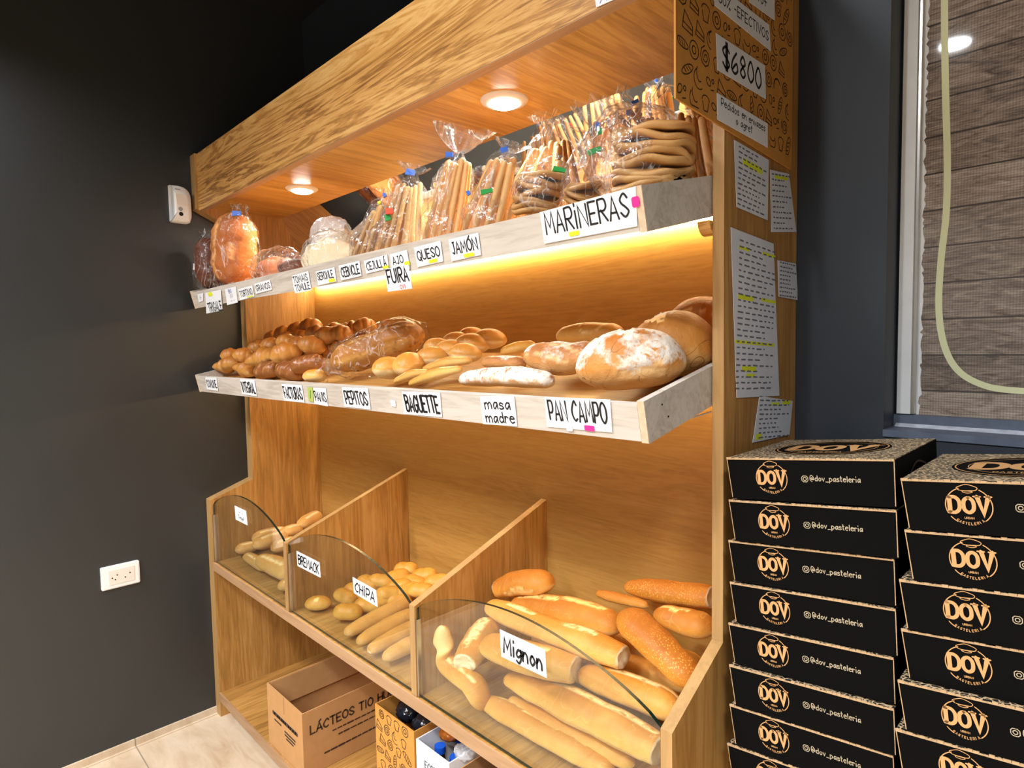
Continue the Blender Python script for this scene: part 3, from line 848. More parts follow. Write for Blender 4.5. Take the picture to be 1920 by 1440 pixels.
# ------------------------------------------------------------------ signs
def sign(fr, quad, lines, label, group, name='price_sign', th=.155, fill=(.84, .7), stickers=(), rot=None, cat='sign', paper=None, ink=None, jit=.03, off=.0012, shift=(0, 0), extra=None, capn=5):
    """quad = pixel corners top-left, top-right, bottom-right, bottom-left of a card on the plane fr = (point, ex, ey)"""
    p0, ex, ey = fr; n_ = ex.cross(ey).normalized()
    P = [onplane(q[0], q[1], p0 + n_ * off, n_) for q in quad]
    c = sum(P, Vector()) / 4
    e1 = ((P[1] - P[0]) + (P[2] - P[3])); e2 = ((P[0] - P[3]) + (P[1] - P[2]))
    M_ = frame(c, e1, e2)
    loc = [M_.inverted() @ p for p in P]
    Wd = e1.length / 2; H = e2.length / 2
    mb = MB(); z = .0004
    mb.add([(p.x, p.y, z) for p in loc[::-1]] + [(p.x, p.y, -z) for p in loc[::-1]], [(0, 1, 2, 3), (7, 6, 5, 4), (0, 4, 5, 1), (1, 5, 6, 2), (2, 6, 7, 3), (3, 7, 4, 0)])
    o_ = obj(name, mb, paper or PAPER, None, True, M_)
    tag(o_, label, cat, group)
    if lines:
        mb = MB(); textbox(mb, lines, shift[0] * Wd, shift[1] * H, Wd * fill[0], H * fill[1], th, z + .0003, jit=jit, capn=capn)
        obj('lettering', mb, ink or INK, o_, True)
    for (mt, x, y, w, h) in stickers:
        mb = MB(); q = .25 * min(w * Wd, h * H)
        x0, x1, y0, y1 = x * Wd - w * Wd / 2, x * Wd + w * Wd / 2, y * H - h * H / 2, y * H + h * H / 2
        poly = []
        for (cx, cy, a0) in ((x1 - q, y1 - q, 0), (x0 + q, y1 - q, 90), (x0 + q, y0 + q, 180), (x1 - q, y0 + q, 270)):
            for k in range(4): poly.append((cx + q * math.cos(math.radians(a0 + k * 30)), cy + q * math.sin(math.radians(a0 + k * 30))))
        mb.prism(poly, z + .0002, z + .0008, 'z')
        obj('sticker', mb, mt, o_, True)
    if extra: extra(o_, Wd, H, z)
    return o_


def trayframe(key):
    M_, a, n_, o_, u = TR[key]
    return (o_ - u * .0005, Vector((1, 0, 0)), n_)


UF, LF = trayframe('up'), trayframe('lo')
GU, GLO = 'signs on the upper tray', 'signs on the lower tray'
sign(UF, [(1012, 398), (1192, 349), (1195, 424), (1021, 457)], ['MARİNERAS'], 'large white card reading MARINERAS with pink and yellow stickers', GU, th=.1, fill=(.88, .62), shift=(-.015, .1),
     stickers=((PINK, .5, .12, .07, .28), (YEL, -.15, -.36, .11, .13)))
sign(UF, [(841, 449), (897, 436), (902, 478), (847, 490)], ['JAMÓN'], 'white card reading JAMÓN on upper tray', GU, stickers=((YEL, .1, -.38, .34, .16),), fill=(.84, .5), shift=(0, .06))
sign(UF, [(776, 464), (826, 451), (831, 490), (783, 501)], ['QUESO'], 'white card reading QUESO on upper tray', GU, stickers=((YEL, .12, -.36, .32, .16),), fill=(.84, .46), shift=(0, .04))
sign(UF, [(731, 477), (763, 468), (769, 504), (736, 510)], ['AJO'], 'small white card reading AJO', GU, stickers=((YEL, .38, -.2, .3, .22),), fill=(.6, .4), shift=(-.08, .1))
sign(UF, [(722, 504), (766, 496), (773, 541), (727, 547)], ['FUIRA'], 'white card reading FUIRA hanging below the AJO card', GU, fill=(.84, .56), shift=(0, .14), off=.0028,
     extra=lambda o_, Wd, H, z: obj('red_lettering', (lambda m_: (textbox(m_, ['OVI'], .12 * Wd, -.36 * H, .34 * Wd, .16 * H, .2, z + .0003), m_)[1])(MB()), INKR, o_, True))
sign(UF, [(682, 489), (726, 477), (729, 503), (687, 513)], ['CEJULLÁ'], 'white card reading CEJULLÁ', GU, stickers=((YEL, .36, -.36, .24, .2),), fill=(.84, .56))
sign(UF, [(635, 498), (674, 489), (678, 517), (640, 526)], ['CEBNCLE'], 'white card reading CEBNCLE', GU, fill=(.86, .6))
sign(UF, [(592, 509), (627, 501), (631, 528), (597, 535)], ['SERONLE'], 'white card reading SERONLE with a yellow dot', GU, stickers=((YEL, .25, -.34, .32, .22),), fill=(.84, .5), shift=(-.03, .1))
sign(UF, [(547, 517), (578, 508), (584, 544), (553, 550)], ['TOMAIS', 'TOMULE'], 'two line white card reading TOMAIS TOMULE', GU, fill=(.84, .8), off=.0014)
sign(UF, [(477, 532), (506, 524), (510, 543), (480, 551)], ['GRANOS'], 'small white card reading GRANOS', GU, fill=(.86, .55))
sign(UF, [(447, 542), (473, 535), (477, 556), (450, 563)], ['TORTINO'], 'small white card reading TORTINO beside the GRANOS card', GU, fill=(.84, .5), stickers=((YEL, .2, -.38, .4, .1),))
sign(UF, [(422, 542), (442, 537), (446, 567), (426, 572)], ['///', '-- -'], 'narrow white label with blue and black print', GU, fill=(.7, .5), shift=(0, -.14), ink=INKG,
     extra=lambda o_, Wd, H, z: obj('blue_lettering', (lambda m_: (textbox(m_, ['BIO'], 0, .28 * H, .5 * Wd, .2 * H, .16, z + .0003), m_)[1])(MB()), INKB, o_, True))
sign(UF, [(385, 549), (414, 543), (417, 582), (387, 588)], ['TRIGALE'], 'white card reading TRIGALE near left end of upper tray', GU, fill=(.84, .36), shift=(0, -.2), off=.0028, stickers=((YEL, -.05, .33, .25, .16),))
sign(UF, [(370, 552), (381, 549), (381, 564), (373, 567)], ['17'.replace('1', '/').replace('7', '-')], 'tiny white label at extreme left end of upper tray', GU, fill=(.5, .4))
sign(LF, [(1021, 744), (1144, 749), (1148, 811), (1026, 800)], ['PAN CAMPO'], 'white card reading PAN CAMPO with a pink sticker', GLO, th=.11, fill=(.88, .62), shift=(0, .08), stickers=((PINK, .16, -.42, .15, .17), (PAPER2, -.15, -.47, .1, .2)))
sign(LF, [(900, 743), (964, 742), (970, 799), (906, 795)], ['masa', 'madre'], 'white card reading masa madre in small letters', GLO, fill=(.82, .82), th=.15)
sign(LF, [(754, 734), (825, 736), (829, 782), (758, 776)], ['BAGUETTE'], 'white card reading BAGUETTE', GLO, fill=(.86, .66))
sign(LF, [(641, 726), (690, 728), (695, 768), (646, 762)], ['PEPITOS'], 'white card reading PEPITOS', GLO, fill=(.84, .6))
sign(LF, [(587, 727), (611, 728), (615, 762), (590, 757)], ['PANIS'], 'white card reading PANIS beside a green scrap', GLO, fill=(.84, .5))
sign(LF, [(576, 726), (586, 726), (588, 754), (579, 752)], ['/'], 'green and yellow scrap of label beside the PANIS card', GLO, fill=(.5, .5), paper=plain('green_paper', srgb(168, 180, 90), .7), ink=GREEN)
sign(LF, [(528, 720), (566, 722), (571, 755), (533, 751)], ['FACTURAS'], 'white card reading FACTURAS', GLO, fill=(.88, .62))
sign(LF, [(450, 711), (477, 713), (482, 743), (454, 739)], ['INTEGRAL'], 'white card reading INTEGRAL', GLO, fill=(.86, .6))
sign(LF, [(385, 707), (406, 708), (409, 733), (388, 730)], ['COMUNE'], 'small white card reading COMUNE at left end of lower tray', GLO, fill=(.84, .5))
sign(LF, [(732, 750), (741, 751), (742, 763), (734, 761)], [], 'tiny white tape scrap between the PEPITOS and BAGUETTE cards', GLO, name='tape_scrap')
GF = (Vector((0, -D + .006, 0)), Vector((1, 0, 0)), Vector((0, 0, 1)))
GB = 'signs taped to the glass bin fronts'
sign(GF, [(937, 1180), (1022, 1219), (1025, 1271), (940, 1231)], ['Mignon'], 'white card reading Mignon on right hand glass', GB, fill=(.84, .56), th=.17)
sign(GF, [(661, 1082), (705, 1107), (708, 1138), (664, 1112)], ['CHİPA'], 'white card reading CHIPA on middle glass', GB, fill=(.82, .56), th=.18)
sign(GF, [(556, 1033), (599, 1055), (601, 1083), (558, 1061)], ['BREMACK'], 'white card reading BREMACK on middle glass', GB, fill=(.88, .6), th=.18)
sign(GF, [(440, 948), (461, 958), (464, 985), (442, 974)], ['-- -', 'Timué'.replace('é', 'é')], 'small white card reading Timué on left hand glass', GB, fill=(.8, .62), th=.14)
sign((Vector((0, -Dc, 0)), Vector((1, 0, 0)), Vector((0, 0, 1))), [(1114, -16), (1150, -34), (1154, -2), (1118, 14)], ['///', '/-/'], 'white label with blue print on lower edge of wooden fascia', GU, fill=(.8, .7), ink=INKB)


# ------------------------------------------------------------------ doodle printed card
def doodles(mb, w, h, z, rg, step=.034, th=.0018):
    def el(cx, cy, a, b_, r_=0, a0=0, a1=360, k_=14):
        out = []
        for i in range(k_ + 1):
            q = math.radians(a0 + (a1 - a0) * i / k_); x, y = a * math.cos(q), b_ * math.sin(q)
            out.append((cx + x * math.cos(r_) - y * math.sin(r_), cy + x * math.sin(r_) + y * math.cos(r_)))
        return out
    y = -h / 2 + step * .45; odd = 0
    while y < h / 2 - step * .3:
        x = -w / 2 + step * (.4 + .4 * odd)
        while x < w / 2 - step * .35:
            s = step * rg.uniform(.46, .58); r_ = rg.uniform(0, 3.14); k_ = rg.randrange(7); S = []
            if k_ == 0: S = [el(x, y, s, s * .36, r_)] + [[(x + math.cos(r_) * s * q - math.sin(r_) * s * .2, y + math.sin(r_) * s * q + math.cos(r_) * s * .2), (x + math.cos(r_) * s * (q + .2) + math.sin(r_) * s * .15, y + math.sin(r_) * s * (q + .2) - math.cos(r_) * s * .15)] for q in (-.5, -.1, .3)]
            elif k_ == 1: S = [el(x, y, s * .7, s * .7), el(x, y, s * .3, s * .3)]
            elif k_ == 2: S = [[(x + s * (1 - i / 22) * .8 * math.cos(i * .75 + r_), y + s * (1 - i / 22) * .8 * math.sin(i * .75 + r_)) for i in range(20)]]
            elif k_ == 3: S = [[(x - s * .7, y - s * .5), (x + s * .7, y - s * .7), (x + s * .7, y - s * .1), (x - s * .4, y + s * .7), (x - s * .7, y - s * .5)], [(x - s * .6, y - s * .1), (x + s * .7, y - s * .4)]]
            elif k_ == 4: S = [el(x, y - s * .2, s * .75, s * .75, r_, 20, 200), el(x, y + s * .15, s * .55, s * .35, r_, 20, 200)]
            elif k_ == 5: S = [[(x - s * .5, y), (x - s * .3, y - s * .7), (x + s * .3, y - s * .7), (x + s * .5, y)], el(x, y + s * .15, s * .6, s * .4, 0, 0, 180)]
            else: S = [el(x - s * .4, y, s * .28, s * .42, r_), el(x + s * .35, y + s * .2, s * .18, s * .18), [(x, y - s * .6), (x + s * .5, y - s * .5)]]
            for p in S:
                p = [(max(-w / 2 + th, min(w / 2 - th, a)), max(-h / 2 + th, min(h / 2 - th, b_))) for a, b_ in p]
                ribbon(mb, p, th, z, capn=3)
            x += step * rg.uniform(.9, 1.05)
        y += step * .92; odd = 1 - odd


GK = 'signs on the doodle printed board'
fr = (Vector((W + .003, 0, 0)), Vector((0, 1, 0)), Vector((0, 0, 1)))
yl, yr, zt, zbm, zbr = -.447, -.026, 2.10, 1.768, 1.744
M_ = frame(Vector((W + .004, (yl + yr) / 2, (zt + 1.756) / 2)), fr[1], fr[2])
hw, hh = (yr - yl) / 2, (zt - 1.756) / 2
mb = MB(); mb.prism([(-hw, -hh + .010), (hw, -hh - .012), (hw, hh), (-hw, hh)], -.003, 0, 'z')
brd = obj('doodle_board', mb, KRAFT, None, True, M_)
tag(brd, 'brown kraft board printed with bakery doodles on the canopy end', 'board')
mb = MB(); doodles(mb, 2 * hw - .006, 2 * hh - .02, .0004, random.Random(5), .036, .0018)
obj('doodle_print', mb, DOOD, brd, True)
fr = (Vector((W + .0042, 0, 0)), Vector((0, 1, 0)), Vector((0, 0, 1)))
sign(fr, [(1342, 62), (1434, 123), (1436, 186), (1345, 131)], ['$6800'], 'white price card reading $6800', GK, th=.13, fill=(.78, .6))
sign(fr, [(1336, -36), (1442, 47), (1445, 96), (1340, 10)], ['30% -EFECTIVOS'], 'white strip reading 30% - EFECTIVOS', GK, th=.13, fill=(.88, .4), shift=(.02, .02))
sign(fr, [(1400, -50), (1452, 0), (1452, 38), (1405, 4)], ['3V+'.replace('3V', 'Va').replace('Va', 'vo')], 'white card cut by the top edge above the EFECTIVOS strip', GK, fill=(.7, .4), th=.13)
sign(fr, [(1344, 174), (1439, 232), (1439, 277), (1345, 224)], ['Pedidos en envases', 'o agret'], 'white card with handwriting starting Pedidos', GK, th=.14, fill=(.92, .66), shift=(0, .06), capn=3)
# order sheets on the outer side of the right panel
PF = (Vector((W, 0, 0)), Vector((0, 1, 0)), Vector((0, 0, 1)))


def sheet(quad, label, nl, hl=(), seed=0):
    rg = random.Random(seed)

    def ex(o_, Wd, H, z):
        mb = MB()
        for i in range(nl):
            y = H * (.44 - .88 * i / max(1, nl - 1)); x = -Wd * .42; end = Wd * rg.choice((.2, .4, .42, .1))
            while x < end:
                l = rg.uniform(.02, .07) * Wd * 1.6; l = min(l, end - x + .001)
                ribbon(mb, [(x, y + rg.uniform(-.0006, .0006)), (x + l, y)], min(.0026, H / nl * .34), z + .0004, capn=3); x += l + .06 * Wd
        obj('print_lines', mb, INKG, o_, True)
        for (x0, x1, yy, h_) in hl:
            obj('highlight', MB().box(x0 * Wd, x1 * Wd, yy * H - h_ * H / 2, yy * H + h_ * H / 2, z, z + .0002), YEL, o_, True)
    return sign(PF, quad, [], label, 'order sheets taped to the right side panel', 'order_sheet', paper=PAPER2, cat='paper', extra=ex, off=.0015)


sheet([(1370, 426), (1450, 457), (1461, 742), (1381, 746)], 'long printed order sheet with several yellow highlights', 26, ((-.44, -.2, .40, .02), (.1, .42, .41, .02), (-.42, -.08, .11, .03), (.1, .46, .12, .02), (-.46, .46, -.16, .02), (-.3, .02, -.32, .03), (-.2, 0, -.36, .02)), 1)
sheet([(1376, 262), (1441, 300), (1439, 413), (1381, 388)], 'order sheet with one broad highlight just below the doodle board', 12, ((-.3, .28, .25, .11),), 2)
sheet([(1444, 318), (1479, 326), (1493, 435), (1446, 435)], 'narrow sheet at the wall edge below the doodle board', 11, ((-.3, .3, .4, .05),), 3)
sheet([(1458, 488), (1492, 494), (1496, 563), (1460, 556)], 'small sheet sticking out behind the long order sheet', 9, (), 4)
sheet([(1424, 742), (1486, 752), (1480, 815), (1411, 830)], 'tilted sheet with yellow corners just above the black boxes', 9, ((-.5, -.34, -.42, .14), (.2, .46, .4, .1), (-.1, .12, .36, .06)), 5)

# ------------------------------------------------------------------ wall fittings
M_ = frame(Vector((XW, -.751, .634)), Vector((0, 1, 0)), Vector((0, 0, 1)))
mb = MB(); Wp, Hp = .059, .0405
poly = []
for (cx, cy, a0) in ((Wp - .005, Hp - .005, 0), (-Wp + .005, Hp - .005, 90), (-Wp + .005, -Hp + .005, 180), (Wp - .005, -Hp + .005, 270)):
    for k in range(5): poly.append((cx + .005 * math.cos(math.radians(a0 + k * 22.5)), cy + .005 * math.sin(math.radians(a0 + k * 22.5))))
mb.prism(poly, 0, .008, 'z'); mb.prism([(p[0] * .94, p[1] * .92) for p in poly], .008, .0098, 'z')
so = obj('wall_socket', mb, WHITEP, None, True, M_); tag(so, 'white double wall socket on charcoal wall', 'socket')
obj('socket_insert', MB().box(-.037, .042, -.026, .026, .0098, .0112), WHITEP2, so, True)
EX, EY = Vector((1, 0, 0)), Vector((0, 1, 0))
for k, (cx, r_) in enumerate(((-.017, .014), (.022, .019))):
    mb = MB(); mb.disc((cx, .001, .0115), EX, EY, r_, 28, r_ * .84); mb.disc((cx, .001, .0113), EX, EY, r_ * .84, 28)
    wl = obj('socket_well', mb, WHITEP2, so, True)
    mb = MB()
    for (dx, dy) in (((.006, .006), (-.009, -.002), (0, -.009)) if k == 0 else ((.006, .004), (-.009, -.008))): mb.disc((cx + dx, dy, .0117), EX, EY, .0024, 10)
    obj('pin_hole', mb, BLACKP, wl, True)
M_ = frame(Vector((XW, -.499, 1.962)), Vector((0, 1, 0)), Vector((0, 0, 1)))
se = thing('motion_sensor', 'white alarm motion sensor with camera eye beside the canopy', 'sensor', mat=M_)
mb = MB(); n_ = 13; mb.smooth = True; rows = []
hs, ws_ = .066, .034
outl = [(-ws_, -hs), (ws_ * .62, -hs), (ws_ * .9, -hs * .86), (ws_, -hs * .6), (ws_, hs * .35), (ws_ * .82, hs * .72), (ws_ * .4, hs * .93), (-ws_ * .2, hs), (-ws_, hs * .98)]
outl = catmull([outl[0], outl[0]] + outl[1:] + [outl[-1]], 4)
for (k, zz_) in ((1.0, 0), (1.0, .022), (.97, .030), (.88, .035), (.5, .037)):
    rows.append([(p[0] * k, p[1] * k, zz_) for p in outl])
K = len(outl)
for rw in rows: mb.v += [Vector(p) for p in rw]
for i in range(len(rows) - 1):
    for k in range(K):
        q = (k + 1) % K; mb.f.append([i * K + k, i * K + q, (i + 1) * K + q, (i + 1) * K + k]); mb.mi.append(0)
mb.f.append([4 * K + k for k in range(K)]); mb.mi.append(0)
obj('housing', mb, WHITEP, se, True)
mb = MB(); mb.prism([(-.02, .032), (.018, .032), (.021, -.006), (-.017, -.006)], .036, .0385, 'z'); obj('sensor_window', mb, WHITEP2, se, True)
mb = MB(); mb.disc((-.006, -.020, .0385), EX, EY, .0075, 24); obj('indicator', mb, GREYP, se, True)
mb = MB(); mb.disc((-.005, -.038, .0385), EX, EY, .0072, 24); obj('camera_eye', mb, BLACKP, se, True)
mb = MB(); mb.box(-.022, -.004, .049, .052, .036, .0376); obj('small_print', mb, GREYP, se, True)


# ------------------------------------------------------------------ black cake boxes
BW, BH, BD = .232, .0625, .235


def dov(mb, x, y, s, z):
    """fat serif D O V, x,y centre"""
    h = s; w = s * .5; th = s * .19
    for i, ch in enumerate('DOV'):
        cx = x + (i - 1) * s * .66
        if ch == 'D':
            ribbon(mb, [(cx - w * .42, y - h / 2 + th / 2), (cx - w * .42, y + h / 2 - th / 2)], th * 1.15, z, capn=2)
            ribbon(mb, catmull([(cx - w * .5, y + h / 2 - th * .4), (cx + w * .1, y + h / 2 - th * .4), (cx + w * .46, y + h * .2), (cx + w * .46, y - h * .2), (cx + w * .1, y - h / 2 + th * .4), (cx - w * .5, y - h / 2 + th * .4)], 5), th, z, capn=2)
        elif ch == 'O':
            ribbon(mb, catmull([(cx, y + h / 2 - th / 2), (cx - w * .42, y + h * .22), (cx - w * .42, y - h * .22), (cx, y - h / 2 + th / 2), (cx + w * .42, y - h * .22), (cx + w * .42, y + h * .22), (cx, y + h / 2 - th / 2)], 5), th, z, capn=2)
        else:
            ribbon(mb, [(cx - w * .5, y + h / 2), (cx, y - h / 2 + th * .3), (cx + w * .5, y + h / 2)], th * 1.2, z, capn=2)
            for q in (-1, 1): ribbon(mb, [(cx + q * w * .5 - w * .34, y + h / 2), (cx + q * w * .5 + w * .3, y + h / 2)], th * .45, z, capn=2)


def make_box():
    o_ = thing('cake_box', '-', 'box', mat=Matrix.Identity(4))
    mb = MB(); b_ = .0035
    mb.add([(b_, 0, 0), (BW - b_, 0, 0), (BW - b_, BD, 0), (b_, BD, 0), (0, 0, BH), (BW, 0, BH), (BW, BD, BH), (0, BD, BH)],
           [(0, 3, 2, 1), (4, 5, 6, 7), (0, 1, 5, 4), (1, 2, 6, 5), (2, 3, 7, 6), (3, 0, 4, 7)])
    obj('carton', mb, BLACKBOX, o_, True)
    mb = MB(); mb.box(.0005, BW - .0005, -.0006, BD, BH, BH + .0012)
    obj('patterned_lid', mb, LEAF, o_, True)
    mb = MB(); rg = random.Random(2); x = 0
    while x < BW - .001:                                    # ragged corrugated edge along the lid and the two front corners
        l = min(rg.uniform(.003, .009), BW - x); h = rg.uniform(.0006, .0022)
        mb.box(x, x + l * .92, -.0016, .0004, BH - .0012, BH + h); x += l
    mb.box(0, BW, -.0014, 0, BH - .0014, BH)
    for s in (0, 1):
        x0, x1 = (0, b_) if s == 0 else (BW, BW - b_); d = .0011 if s == 0 else -.0011
        mb.add([(x1, -.0008, .002), (x1 + d, -.0008, .002), (x0 + d, -.0008, BH), (x0, -.0008, BH)], [(0, 1, 2, 3) if s == 0 else (3, 2, 1, 0)])
    obj('card_edge', mb, KRAFTL, o_, True)
    mb = MB(); cx, cy, r_ = .068, .0335, .0225

    def arc(a0, a1, rr_, th):
        ribbon(mb, [(cx + rr_ * 1.02 * math.cos(math.radians(a0 + (a1 - a0) * i / 20)), cy + rr_ * math.sin(math.radians(a0 + (a1 - a0) * i / 20))) for i in range(21)], th, 0, capn=3)
    arc(112, 205, r_, .0011); arc(-48, 60, r_, .0011); arc(217, 238, r_, .0011)
    dov(mb, cx, cy + .001, .0215, .0)
    hat = catmull([(cx - .007, cy + .0185), (cx - .0105, cy + .0215), (cx - .006, cy + .0242), (cx - .001, cy + .0258), (cx + .005, cy + .0245), (cx + .0098, cy + .022), (cx + .008, cy + .019), (cx + .002, cy + .0185), (cx - .007, cy + .0185)], 4)
    ribbon(mb, hat, .0008, 0, capn=3); ribbon(mb, catmull([(cx - .0045, cy + .0165), (cx, cy + .0155), (cx + .0045, cy + .0165), (cx + .004, cy + .0178), (cx - .004, cy + .0178), (cx - .0045, cy + .0165)], 3), .0007, 0, capn=3)
    tw = textw('PASTELERIA') * .0028
    text(mb, 'URBAN', cx - textw('URBAN') * .0013, cy - .0155, .0022, 1.1, .2, 0, capn=3)
    for i, ch in enumerate('PASTELERIA'):
        a = math.radians(232 + i * 8.2); q = MB(); text(q, ch, 0, 0, .0028, 1, .2, 0, capn=3)
        ca, sa = math.cos(a + math.pi / 2), math.sin(a + math.pi / 2)
        o2 = len(mb.v); mb.v += [Vector((cx + r_ * .97 * math.cos(a) + p.x * ca - p.y * sa, cy + r_ * .97 * math.sin(a) + p.x * sa + p.y * ca - .0008, 0)) for p in q.v]
        mb.f += [[i_ + o2 for i_ in f] for f in q.f]; mb.mi += q.mi

    def front(m_):
        m_.v = [Vector((p.x, -.0009 - p.z, p.y)) for p in m_.v]; return m_
    obj('logo_print', front(mb), PEACH, o_, True)
    mb = MB(); x, y, s = .112, .030, .0085
    ribbon(mb, [(x, y + .002), (x, y + s - .002), (x + .002, y + s), (x + s - .002, y + s), (x + s, y + s - .002), (x + s, y + .002), (x + s - .002, y), (x + .002, y), (x, y + .002)], .0009, 0, capn=3)
    ribbon(mb, [(x + s / 2 + .0022 * math.cos(i * .524), y + s / 2 + .0022 * math.sin(i * .524)) for i in range(13)], .0009, 0, capn=3)
    text(mb, '@dov_pasteleria', x + s + .003, y + .0018, .0076, .95, .13, 0, capn=3)
    obj('handle_print', front(mb), CREAM, o_, True)
    mb = MB(); zt_ = BH + .0016; cx, cy = BW / 2, BD * .5; lid = []
    E_ = lambda a, b_: [(cx + a * math.cos(i * math.pi / 24), cy + b_ * math.sin(i * math.pi / 24)) for i in range(49)]
    mb.disc((cx, cy, zt_), EX, EY, .082, 48, ry=.082)
    lp = obj('lid_disc', mb, BLACKBOX, o_, True)
    mb = MB(); ribbon(mb, E_(.078, .078), .0016, zt_ + .0003); ribbon(mb, E_(.064, .064), .0011, zt_ + .0003)
    dov(mb, cx, cy - .002, .062, zt_ + .0003); text(mb, 'PASTELERIA', cx - textw('PASTELERIA') * .0045, cy - .056, .009, 1, .13, zt_ + .0003)
    obj('lid_logo', mb, PEACH, lp, True)
    mb = MB(); mb2 = [[(.06, .018), (.1, .03), (.15, .022), (.16, .034), (.11, .046), (.07, .036)]]
    for p in mb2: ribbon(mb, catmull(p, 5), .003, 0)
    mb.v = [Vector((BW + .0004, p.x, p.y)) for p in mb.v]
    obj('side_print', mb, DOOD, o_, True)
    return o_


box0 = make_box()
OR = ['topmost', 'second', 'third', 'fourth', 'fifth', 'sixth', 'seventh', 'eighth']
first = True
for col in (0, 1):
    n_ = 8 if col == 0 else 7
    rg = random.Random(31 + col)
    for i in range(n_):
        tilt = -math.atan(.108)
        zc = (1.236 - .0668 * i) if col == 0 else (1.240 - .0658 * i)
        dx, dy = rg.uniform(-.003, .003), rg.uniform(-.004, .004)
        x0, y0 = (2.030, -.332) if col == 0 else (2.272, -.352)
        M_ = Matrix.Translation((x0 + dx, y0 + dy, zc)) @ Matrix.Rotation(tilt, 4, 'Y') @ Matrix.Rotation(rg.uniform(-.012, .012), 4, 'Z') @ Matrix.Translation((0, 0, -BH - .0012))
        if first: o_ = box0; o_.matrix_world = M_; first = False
        else: o_ = copy_tree(box0, M_)
        tag(o_, '%s black printed cake box of the %s stack' % (OR[i], ('left', 'right')[col]), 'box', 'black cake boxes stacked by the window')
mb = MB()
mb.prism([(2.02, .62), (2.54, .62 + .52 * .108), (2.54, .59), (2.02, .59)], -.37, -.06, 'y')
for x in (2.03, 2.50):
    for y in (-.36, -.10): mb.box(x, x + .03, y, y + .03, 0, .60)
st = obj('wooden_stand', mb, OAK['x'], None, mat=Matrix.Translation((2.28, -.2, 0)))
tag(st, 'low wooden stand carrying the two stacks of black boxes', 'stand')

# ================================================================== breads
VIEWR = Vector((.7019, .7121, 0)).normalized()


def Y(px, py, y): return at(px, py, 'y', y)


def Zp(px, py, dz): return at(px, py, 'z', ZB + dz)


def rp(p, px): return mpp(p) * px


def long_loaf(name, pts, rpx, mat, label, cat, group, lim='lo', **kw):
    """pts = world points, rpx = radii in pixels (converted to metres at the middle)"""
    m_ = mpp(pts[len(pts) // 2])
    mb = loaf(pts, [r_ * m_ for r_ in rpx], seed=R0.uniform(0, 50), **kw)
    mb = clampT('lo', mb) if lim == 'lo' else clampB(mb, *lim)
    return put(name, mb, mat, label, cat, group)


# ---- lower tray: pile of brown glazed rolls
PROTO = {}


def proto(kind):
    sd = R0.uniform(0, 90)
    if kind == 'bun': return loaf([(-.040, 0, 0), (0, 0, 0), (.040, 0, 0)], [.027, .035, .027], sq=.9, nz=.04, seg=3, segamp=.15, seed=sd, nr=34, na=18), B_FACT
    if kind == 'crescent': return loaf([(-.062, -.018, 0), (-.025, .006, 0), (.025, .006, 0), (.062, -.018, 0)], [.012, .025, .036, .025, .012], sq=.92, nz=.03, seg=5, segamp=.22, seed=sd, nr=40, na=18), B_FACT
    if kind == 'coil': return loaf([(-.046, 0, 0), (0, .003, 0), (.046, 0, 0)], [.030, .032, .029], sq=.9, nz=.06, seg=2, segamp=.1, ends=('round', 'round'), seed=sd, nr=28, na=18, pw=3.5, crack=38), B_FACD
    if kind == 'pepito': return loaf([(-.042, 0, 0), (0, 0, 0), (.042, 0, 0)], [.024, .031, .024], sq=.9, nz=.02, slash=[(.1, .9, -.25, .18)], seed=sd, nr=26, na=20), B_PEP
    if kind == 'chipa': return loaf([(-.038, 0, 0), (0, 0, 0), (.038, 0, 0)], [.020, .026, .021], sq=.9, nz=.06, seg=2, segamp=.14, slash=[(.2, .8, 1.2, .12)], seed=sd, nr=22, na=18, pw=2.6), B_CHIP


def place(kind, name, p, rot, sc_, label, cat, group):
    """repeat of a small roll: first one builds the mesh, the rest share it"""
    v = R0.randrange(3); key = (kind, v)
    M_ = Matrix.Translation(p) @ rot.to_matrix().to_4x4() @ Matrix.Scale(sc_, 4)
    if key not in PROTO:
        mb, mt = proto(kind)
        o_ = obj(name, mb, mt, None, True, M_); PROTO[key] = o_
    else:
        o_ = PROTO[key].copy(); COL.objects.link(o_); o_.matrix_world = M_; o_.name = name
        for k in ('label', 'category', 'group'):
            if k in o_: del o_[k]
    return tag(o_, label, cat, group)


from mathutils import Euler
ORD = ['leftmost', 'second from left', 'third from left', 'fourth from left', 'fifth from left', 'sixth from left', 'seventh from left', 'eighth from left']
FROWS = [
    ('front', -.422, [(402, 687, 'crescent', .9), (425, 683, 'bun', .9), (452, 695, 'crescent', .92), (495, 697, 'coil', 1.05), (539, 698, 'coil', 1.1)]),
    ('second', -.395, [(432, 667, 'bun', .85), (458, 668, 'bun', .95), (494, 672, 'crescent', 1.1), (536, 664, 'bun', 1.2), (576, 684, 'coil', 1.0)]),
    ('third', -.325, [(484, 653, 'bun', .95), (508, 649, 'bun', .95), (538, 643, 'bun', .95), (561, 653, 'bun', 1.15), (584, 650, 'bun', 1.1)]),
    ('fourth', -.265, [(541, 637, 'bun', .9), (563, 634, 'bun', .9), (594, 627, 'bun', .95), (614, 633, 'bun', 1.15)]),
    ('rear', -.215, [(509, 634, 'bun', .95), (533, 626, 'bun', .95), (558, 620, 'bun', .95), (582, 614, 'bun', 1.05)]),
]
GF_ = 'brown glazed rolls piled at the left of the lower tray'
fills = []
